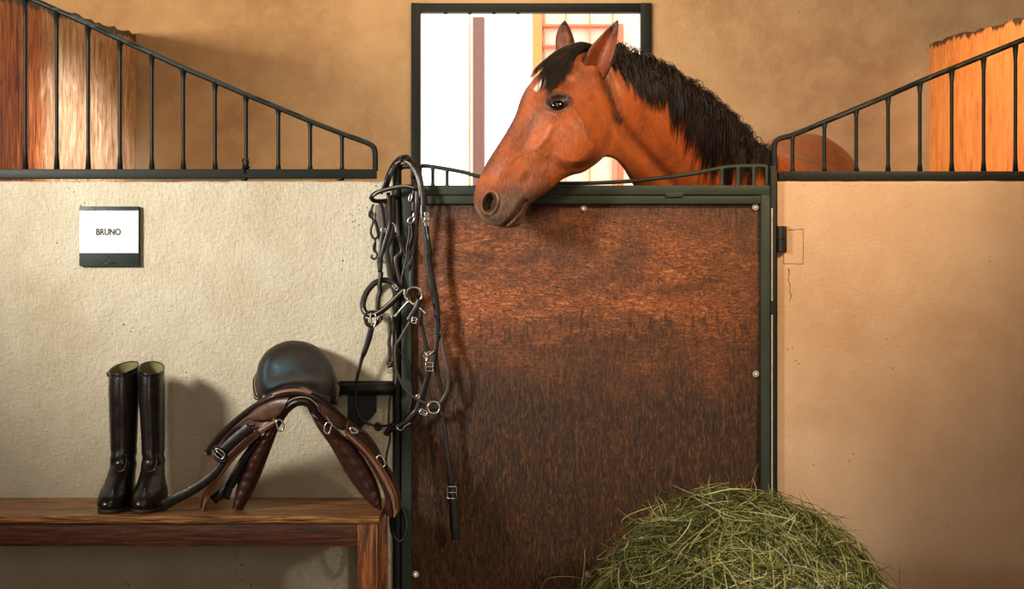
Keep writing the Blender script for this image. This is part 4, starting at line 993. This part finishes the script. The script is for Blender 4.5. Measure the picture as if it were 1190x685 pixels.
# ears
def ear(axis, W, Dp, dent, tone, y0):
    A = cr([(*p, w_, d_) for p, w_, d_ in zip(axis, W, Dp)], 12); K = 40; V = []; C = []
    tan = np.gradient(A[:, :2], axis=0); tan /= np.linalg.norm(tan, axis=1)[:, None]
    for i, q in enumerate(A):
        px, py, y, w_, d_ = q; nrm2 = np.array([-tan[i][1], tan[i][0]]); f = i/(len(A)-1)
        for j in range(K):
            a = 2*math.pi*j/K; u = math.cos(a); v = math.sin(a)
            dep = v if v < 0 else v*(1-dent*1.9*(1-u*u)*min(1, 4*(1-f))*min(1, f*5+.2))
            V.append(P(px+nrm2[0]*w_*u, py+nrm2[1]*w_*u, y-d_*dep))
            inner = (v > .12) and abs(u) < .9 and dent > 0
            base_ = np.array(srgb(150, 70, 40)[:3]) if inner else np.array(srgb(*tone)[:3])
            edge = np.array(srgb(24, 14, 12)[:3])
            k_ = sstep(.5, .9, f)*.95; k_ = max(k_, .55*sstep(.35, .9, u)+.0, .5*math.exp(-((u+.1)/.16)**2)*(1-f)*inner, .75*sstep(.8, .95, abs(u)) if dent > 0 else .6*sstep(.88, 1, abs(u)))
            C.append(base_*(1-k_)+edge*k_)
    n = len(A); body.add(V, gridfaces(n, K, True)+[tuple(range(K))[::-1], tuple((n-1)*K+j for j in range(K))]); COLS.append(np.array(C))
ear([(687, 98, -.050), (690.5, 87, -.083), (694, 76, -.110), (698.5, 64, -.127), (704.5, 52, -.132), (709.5, 41, -.130), (714.5, 31, -.125), (718, 23.5, -.120)], [9, 13.5, 15.5, 15.6, 12.6, 8.6, 4.7, .6], [.022, .028, .032, .032, .028, .02, .011, .002], .75, (140, 66, 36), 0)
ear([(661, 72, .005), (658.5, 62, .005), (657, 53, .005), (656, 43, .005), (655.8, 34, .005), (656, 28, .005), (656.3, 24, .005)], [11, 11.5, 11.5, 10.2, 7.2, 4.0, .6], [.03, .03, .028, .024, .018, .01, .002], 0, (104, 52, 30), 0)
# legs, tapered with joints, hooves
def leg(pts, rad, hoof):
    b = MB(); p = cr(pts, 10); sc = np.interp(np.linspace(0, 1, len(p)), np.linspace(0, 1, len(rad)), rad)
    sweep(b, p, circ(1, 24), (0, -1, 0), False, sc); v = np.concatenate(b.v); body.add(v, b.f)
    k_ = sstep(.75, .55, v[:, 2])[:, None]*0+((v[:, 2] < .55)*1.)[:, None]; COLS.append(bay*(1-k_)+blk*k_)
for sx, fx in ((-1, .60), (1, .95)):
    yy = .62 if sx < 0 else .72
    leg([(fx+.03, yy+.05, 1.15), (fx, yy+.03, .95), (fx, yy, .72), (fx, yy-.01, .50), (fx, yy, .44), (fx, yy, .28), (fx, yy, .15), (fx-.01, yy-.05, .07), (fx-.015, yy-.07, 0.002)], [.11, .095, .06, .048, .042, .032, .04, .05, .065], 0)
for sx, hx in ((-1, 1.0), (1, 1.36)):
    yy = 1.42 if sx < 0 else 1.30
    leg([(hx+.0, yy, 1.25), (hx-.02, yy-.08, 1.0), (hx, yy+.02, .78), (hx, yy+.14, .58), (hx, yy+.12, .50), (hx, yy+.07, .30), (hx, yy+.05, .16), (hx, yy+.0, .08), (hx, yy-.03, 0.002)], [.15, .14, .085, .05, .045, .035, .042, .05, .065], 0)
def coatmat():
    m = NT('bay_coat'); a = m.n('ShaderNodeAttribute', attribute_name='coat')
    n = m.noise(m.map((1, 1, .35), (0, -.5, 0)), 160, 5, .7); n2 = m.noise(m.pos(), 14, 5, .6); n3 = m.noise(m.pos(), 420, 3)
    c = m.mix(m.rng(n2, .38, .68, 0, .6), a.outputs['Color'], m.mix(.6, a.outputs['Color'], (.02, .008, .004, 1)))
    c = m.mix(m.rng(n, .42, .66, 0, .28), c, m.mix(.5, c, (.75, .42, .22, 1)))
    m.set(Base_Color=c, Roughness=m.rng(n2, .3, .7, .40, .54), Specular_IOR_Level=.42, Sheen_Weight=.12, Sheen_Tint=(1, .6, .35, 1))
    m.bump(m.math('ADD', m.math('MULTIPLY', n, .7), m.math('MULTIPLY', n3, .5)), .35, .0022); return m.m
M['coat'] = coatmat()
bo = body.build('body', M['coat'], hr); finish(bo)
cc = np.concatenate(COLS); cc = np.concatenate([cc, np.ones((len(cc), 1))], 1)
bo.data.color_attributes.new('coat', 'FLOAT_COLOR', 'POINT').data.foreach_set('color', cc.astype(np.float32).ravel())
# eyeballs
M['eye'] = simple('wet_dark_eye', srgb(22, 12, 10), .04, 0, .2, 20, 0, .001, .8, 1)
for sgn in (-1, 1):
    yc = -.106+sgn*(.0855)
    ctr = np.array(P(EYE[0]+.3, EYE[1]+.2, yc)) if sgn < 0 else np.array(P(EYE[0]+.3, EYE[1]+.2, -.106+.0855))
    def eb(b):
        u, v = np.meshgrid(np.linspace(0, 2*math.pi, 33)[:-1], np.linspace(0, math.pi, 18)); r = np.array([.0235, .017, .0165])
        x = np.stack([np.sin(v)*np.cos(u)*r[0], np.cos(v)*r[1], np.sin(v)*np.sin(u)*r[2]], -1)+ctr
        b.add(x.reshape(-1, 3), gridfaces(18, 32, True))
    ey = one('eye', eb, M['eye'], hr)
    if sgn < 0:
        lid = one('eyelid', lambda b: (tube(b, [P(a, c_, y_) for a, c_, y_ in ((637.5, 125.5, -.196), (641, 119, -.2045), (647, 115.5, -.2095), (654, 116.5, -.2085), (660, 122, -.202))], .0028, 8, 8, scale=[.5, 1, 1.2, 1, .5]),
                                       tube(b, [P(a, c_, y_) for a, c_, y_ in ((637.5, 125.5, -.196), (643, 129.6, -.203), (650, 130.4, -.2055), (656, 127.5, -.204), (660, 122, -.202))], .0022, 8, 8, scale=[.5, 1, 1, 1, .5])), None, None) if False else None

# hair, combed over the skin surface
def haircloud(name, specs, mat, par, r0):
    """specs: list of (s array, theta array, offset array) polylines on the horse surface"""
    V = []; Fc = []; base = 0
    Sx = np.array([q[0] for q in specs]); Th = np.array([q[1] for q in specs]); Of = np.array([q[2] for q in specs])
    n, k = Sx.shape
    e = .02
    p, _, _ = surf(Sx, Th, False); pu, _, _ = surf(Sx+e, Th, False); pv, _, _ = surf(Sx, Th+e, False)
    N = nrm(np.cross(pv-p, pu-p))
    cen_ = station(Sx); mid = (cen_[..., 0:3]+cen_[..., 3:6])/2
    N = N*np.sign(((p-mid)*N).sum(-1, keepdims=True))
    pts = p+N*Of[..., None]
    ext = np.array([q[3] for q in specs]); pts = pts+ext
    T = nrm(np.gradient(pts, axis=1)); B = nrm(np.cross(T, N)); N2 = np.cross(B, T)
    w_ = (r0*np.array([q[4] for q in specs]))[:, None]*np.interp(np.linspace(0, 1, k), [0, .3, .8, 1], [.7, 1, .8, .12])[None]
    w_ = w_[..., None]
    ring = np.stack([pts-B*w_, pts+N2*w_*.8, pts+B*w_], 2)           # n,k,3,3
    idx = np.arange(n*k*3).reshape(n, k, 3)
    a = idx[:, :-1]; b = idx[:, 1:]
    quads = []
    for i, j in ((0, 1), (1, 2), (2, 0)):
        quads.append(np.stack([a[..., i], a[..., j], b[..., j], b[..., i]], -1).reshape(-1, 4))
    fl = np.concatenate(quads)
    me = bpy.data.meshes.new(name); me.from_pydata((ring.reshape(-1, 3)-np.array(parent_loc(par))).tolist(), [], fl.tolist()); me.update(); me.shade_smooth()
    me.materials.append(mat); o = bpy.data.objects.new(name, me); COL.objects.link(o); o.parent = par; return o
def hairmat():
    m = NT('black_mane_hair'); n = m.noise(m.pos(), 30, 4, .6)
    m.set(Base_Color=m.ramp(n, [(.35, srgb(18, 11, 9)), (.6, srgb(38, 23, 17)), (.75, srgb(72, 42, 28))]), Roughness=.42, Specular_IOR_Level=.45); return m.m
M['hair'] = hairmat()
specs = []
kk = 14; tt = np.linspace(0, 1, kk)
def lenfun(s):  # how far the mane hangs (theta)
    return np.interp(s, [15, 15.6, 16.5, 17.5, 18.5, 19.5, 20.5, 21.5, 22.4, 23], [.4, .8, 1.15, 1.1, 1.35, 1.42, 1.25, .95, .7, .5])
for c in range(400):
    cs = 15.0+8.0*rng.random(); cl = rng.uniform(.45, 1.15); cd = rng.normal(.75, .3); cw = rng.normal(0, .06); ph = rng.uniform(0, 6); lifted = rng.random() < .10
    for h in range(15):
        s0 = cs+rng.normal(0, .07); L = lenfun(s0)*cl*rng.uniform(.8, 1.1); side = 1
        th0 = rng.uniform(-.35, .12)
        conv = rng.normal(0, .05)
        drift = cd*L+conv*(1-tt*.6)
        s_ = s0+drift*tt**1.15+.05*np.sin(tt*5+ph)*tt+cw*tt
        th_ = th0+(L-th0)*tt
        off = .010+.020*np.sin(np.pi*np.clip(tt*1.6, 0, 1))*rng.uniform(.3, 1)+.004*rng.random()
        off = off*np.interp(s0, [15, 16.2, 23], [.55, .9, 1.1])
        ext = np.zeros((kk, 3))
        if lifted or rng.random() < .03:
            ext[:, 2] += .022*np.sin(np.pi*np.clip(tt*1.3, 0, 1))*rng.uniform(.3, 1.2); ext[:, 0] += rng.uniform(-.005, .025)*tt
        specs.append((np.clip(s_, 14.6, 24.4), th_, off, ext, rng.uniform(.7, 1.3)))
# short upright tufts along the crest
for c in range(70):
    cs = rng.uniform(16.5, 21.5); hh = rng.uniform(.012, .035); lean = rng.uniform(.01, .045)
    for h in range(9):
        s0 = cs+rng.normal(0, .05); ext = np.zeros((kk, 3)); ext[:, 2] = hh*np.sin(tt*2.2)*rng.uniform(.6, 1.1); ext[:, 0] = lean*tt**1.5+rng.normal(0, .004)*tt; ext[:, 1] = rng.normal(0, .01)*tt
        specs.append((np.full(kk, s0), np.full(kk, rng.uniform(-.2, .2)), np.full(kk, .006), ext, rng.uniform(.4, .8)))
haircloud('mane', specs, M['hair'], hr, .0014)
specs = []
for c in range(60):
    cs = rng.uniform(13.2, 15.0); cl = rng.uniform(.5, 1.08); tgt = rng.uniform(10.6, 12.7); tth = rng.uniform(.0, .9)
    for h in range(14):
        s0 = cs+rng.normal(0, .08); L = cl*rng.uniform(.85, 1.05); s1 = s0+(tgt-s0)*L
        th0 = rng.uniform(-.25, .45)
        s_ = s0+(s1-s0)*tt; th_ = th0+(tth-th0)*tt**1.2+.0*tt
        off = .004+.010*np.sin(np.pi*tt)+.003*rng.random(kk)*0+rng.uniform(0, .004)
        ext = np.zeros((kk, 3)); ext[:, 0] -= .010*tt**2*rng.uniform(0, 1.2); ext[:, 2] += .004*tt
        specs.append((s_, th_, off, ext, rng.uniform(.6, 1.2)))
haircloud('forelock', specs, M['hair'], hr, .0011)


# ------------------------------------------------------------------ lights
def area(name, loc, target, size, power, col, size_y=None):
    l = bpy.data.lights.new(name, 'AREA'); l.energy = power; l.color = col; l.size = size
    if size_y: l.shape = 'RECTANGLE'; l.size_y = size_y
    o = bpy.data.objects.new(name, l); COL.objects.link(o); o.location = loc
    o.rotation_euler = (Vector(target)-Vector(loc)).to_track_quat('-Z', 'Y').to_euler(); return o
def spot(name, loc, target, power, col, size, blend=1, rad=.3):
    l = bpy.data.lights.new(name, 'SPOT'); l.energy = power; l.color = col; l.spot_size = math.radians(size); l.spot_blend = blend; l.shadow_soft_size = rad
    o = bpy.data.objects.new(name, l); COL.objects.link(o); o.location = loc
    o.rotation_euler = (Vector(target)-Vector(loc)).to_track_quat('-Z', 'Y').to_euler(); return o
spot('aisle_daylight', (-2.9, -2.5, 2.0), (-.75, 0, 1.68), 720, (1, .94, .83), 54, 1, .3)
spot('right_wall_fill', (1.5, -2.2, 3.0), (.8, 0, 1.72), 350, (1, .72, .42), 48, 1, .3)  # unseen warm spot, added to brighten and tint the right half wall
area('aisle_fill', (-.2, -2.6, 3.35), (-.2, -1, 0), 1.4, 18, (1, .86, .68))  # weak overhead fill added for the aisle; the ceiling is closed
area('camera_side_fill', (.1, -5.7, 1.3), (0, 0, .9), 1.8, 30, (1, .88, .74))  # soft front fill added behind the camera to lift bench and hay
spot('hay_fill_spot', (2.6, -3.2, 2.3), (.60, -.5, .40), 330, (1, .95, .8), 24, 1, .12)  # narrow spot added only to light the hay heap
area('stall_lamp_left', (-3.2, .4, 2.415), (.8, 2.6, 2.4), .14, 75, (1, .78, .52))
area('stall_fill', (.0, 1.6, 3.35), (.0, 1.7, 0), 1.4, 36, (1, .76, .48))  # added overhead fill that lifts the stall interior and back wall
area('seat_highlight_fill', (-1.35, .50, 3.2), (-.72, -.1, .9), .16, 7, (.35, .85, 1))  # small cool light added for the bluish highlight on the saddle seat
spot('right_partition_fill', (.9, 1.5, 3.0), (2.35, 2.3, 1.85), 190, (1, .66, .34), 50, 1, .15)  # added warm spot giving the right partition its bright glow
spot('left_partition_sheen_spot', (-.7, 1.3, 2.9), (-2.06, 2.55, 1.62), 620, (.80, .86, 1), 27, 1, .1)  # cool spot added inside the stall for the left partition's pale sheen
wd = bpy.data.worlds.new('sky'); S.world = wd; wd.use_nodes = True
bg = wd.node_tree.nodes['Background']; bg.inputs[0].default_value = (1, .97, .93, 1); bg.inputs[1].default_value = 3.0
cam = bpy.data.cameras.new('camera'); co = bpy.data.objects.new('camera', cam); COL.objects.link(co)
co.location = (0, -D0, HZ); co.rotation_euler = (math.pi/2, 0, 0); cam.sensor_width = 36; cam.lens = F/1190*36; cam.clip_start = .05
S.camera = co
S.view_settings.view_transform = 'Standard'; S.view_settings.look = 'None'; S.view_settings.gamma = 1; S.view_settings.exposure = 0
S.view_settings.use_curve_mapping = False
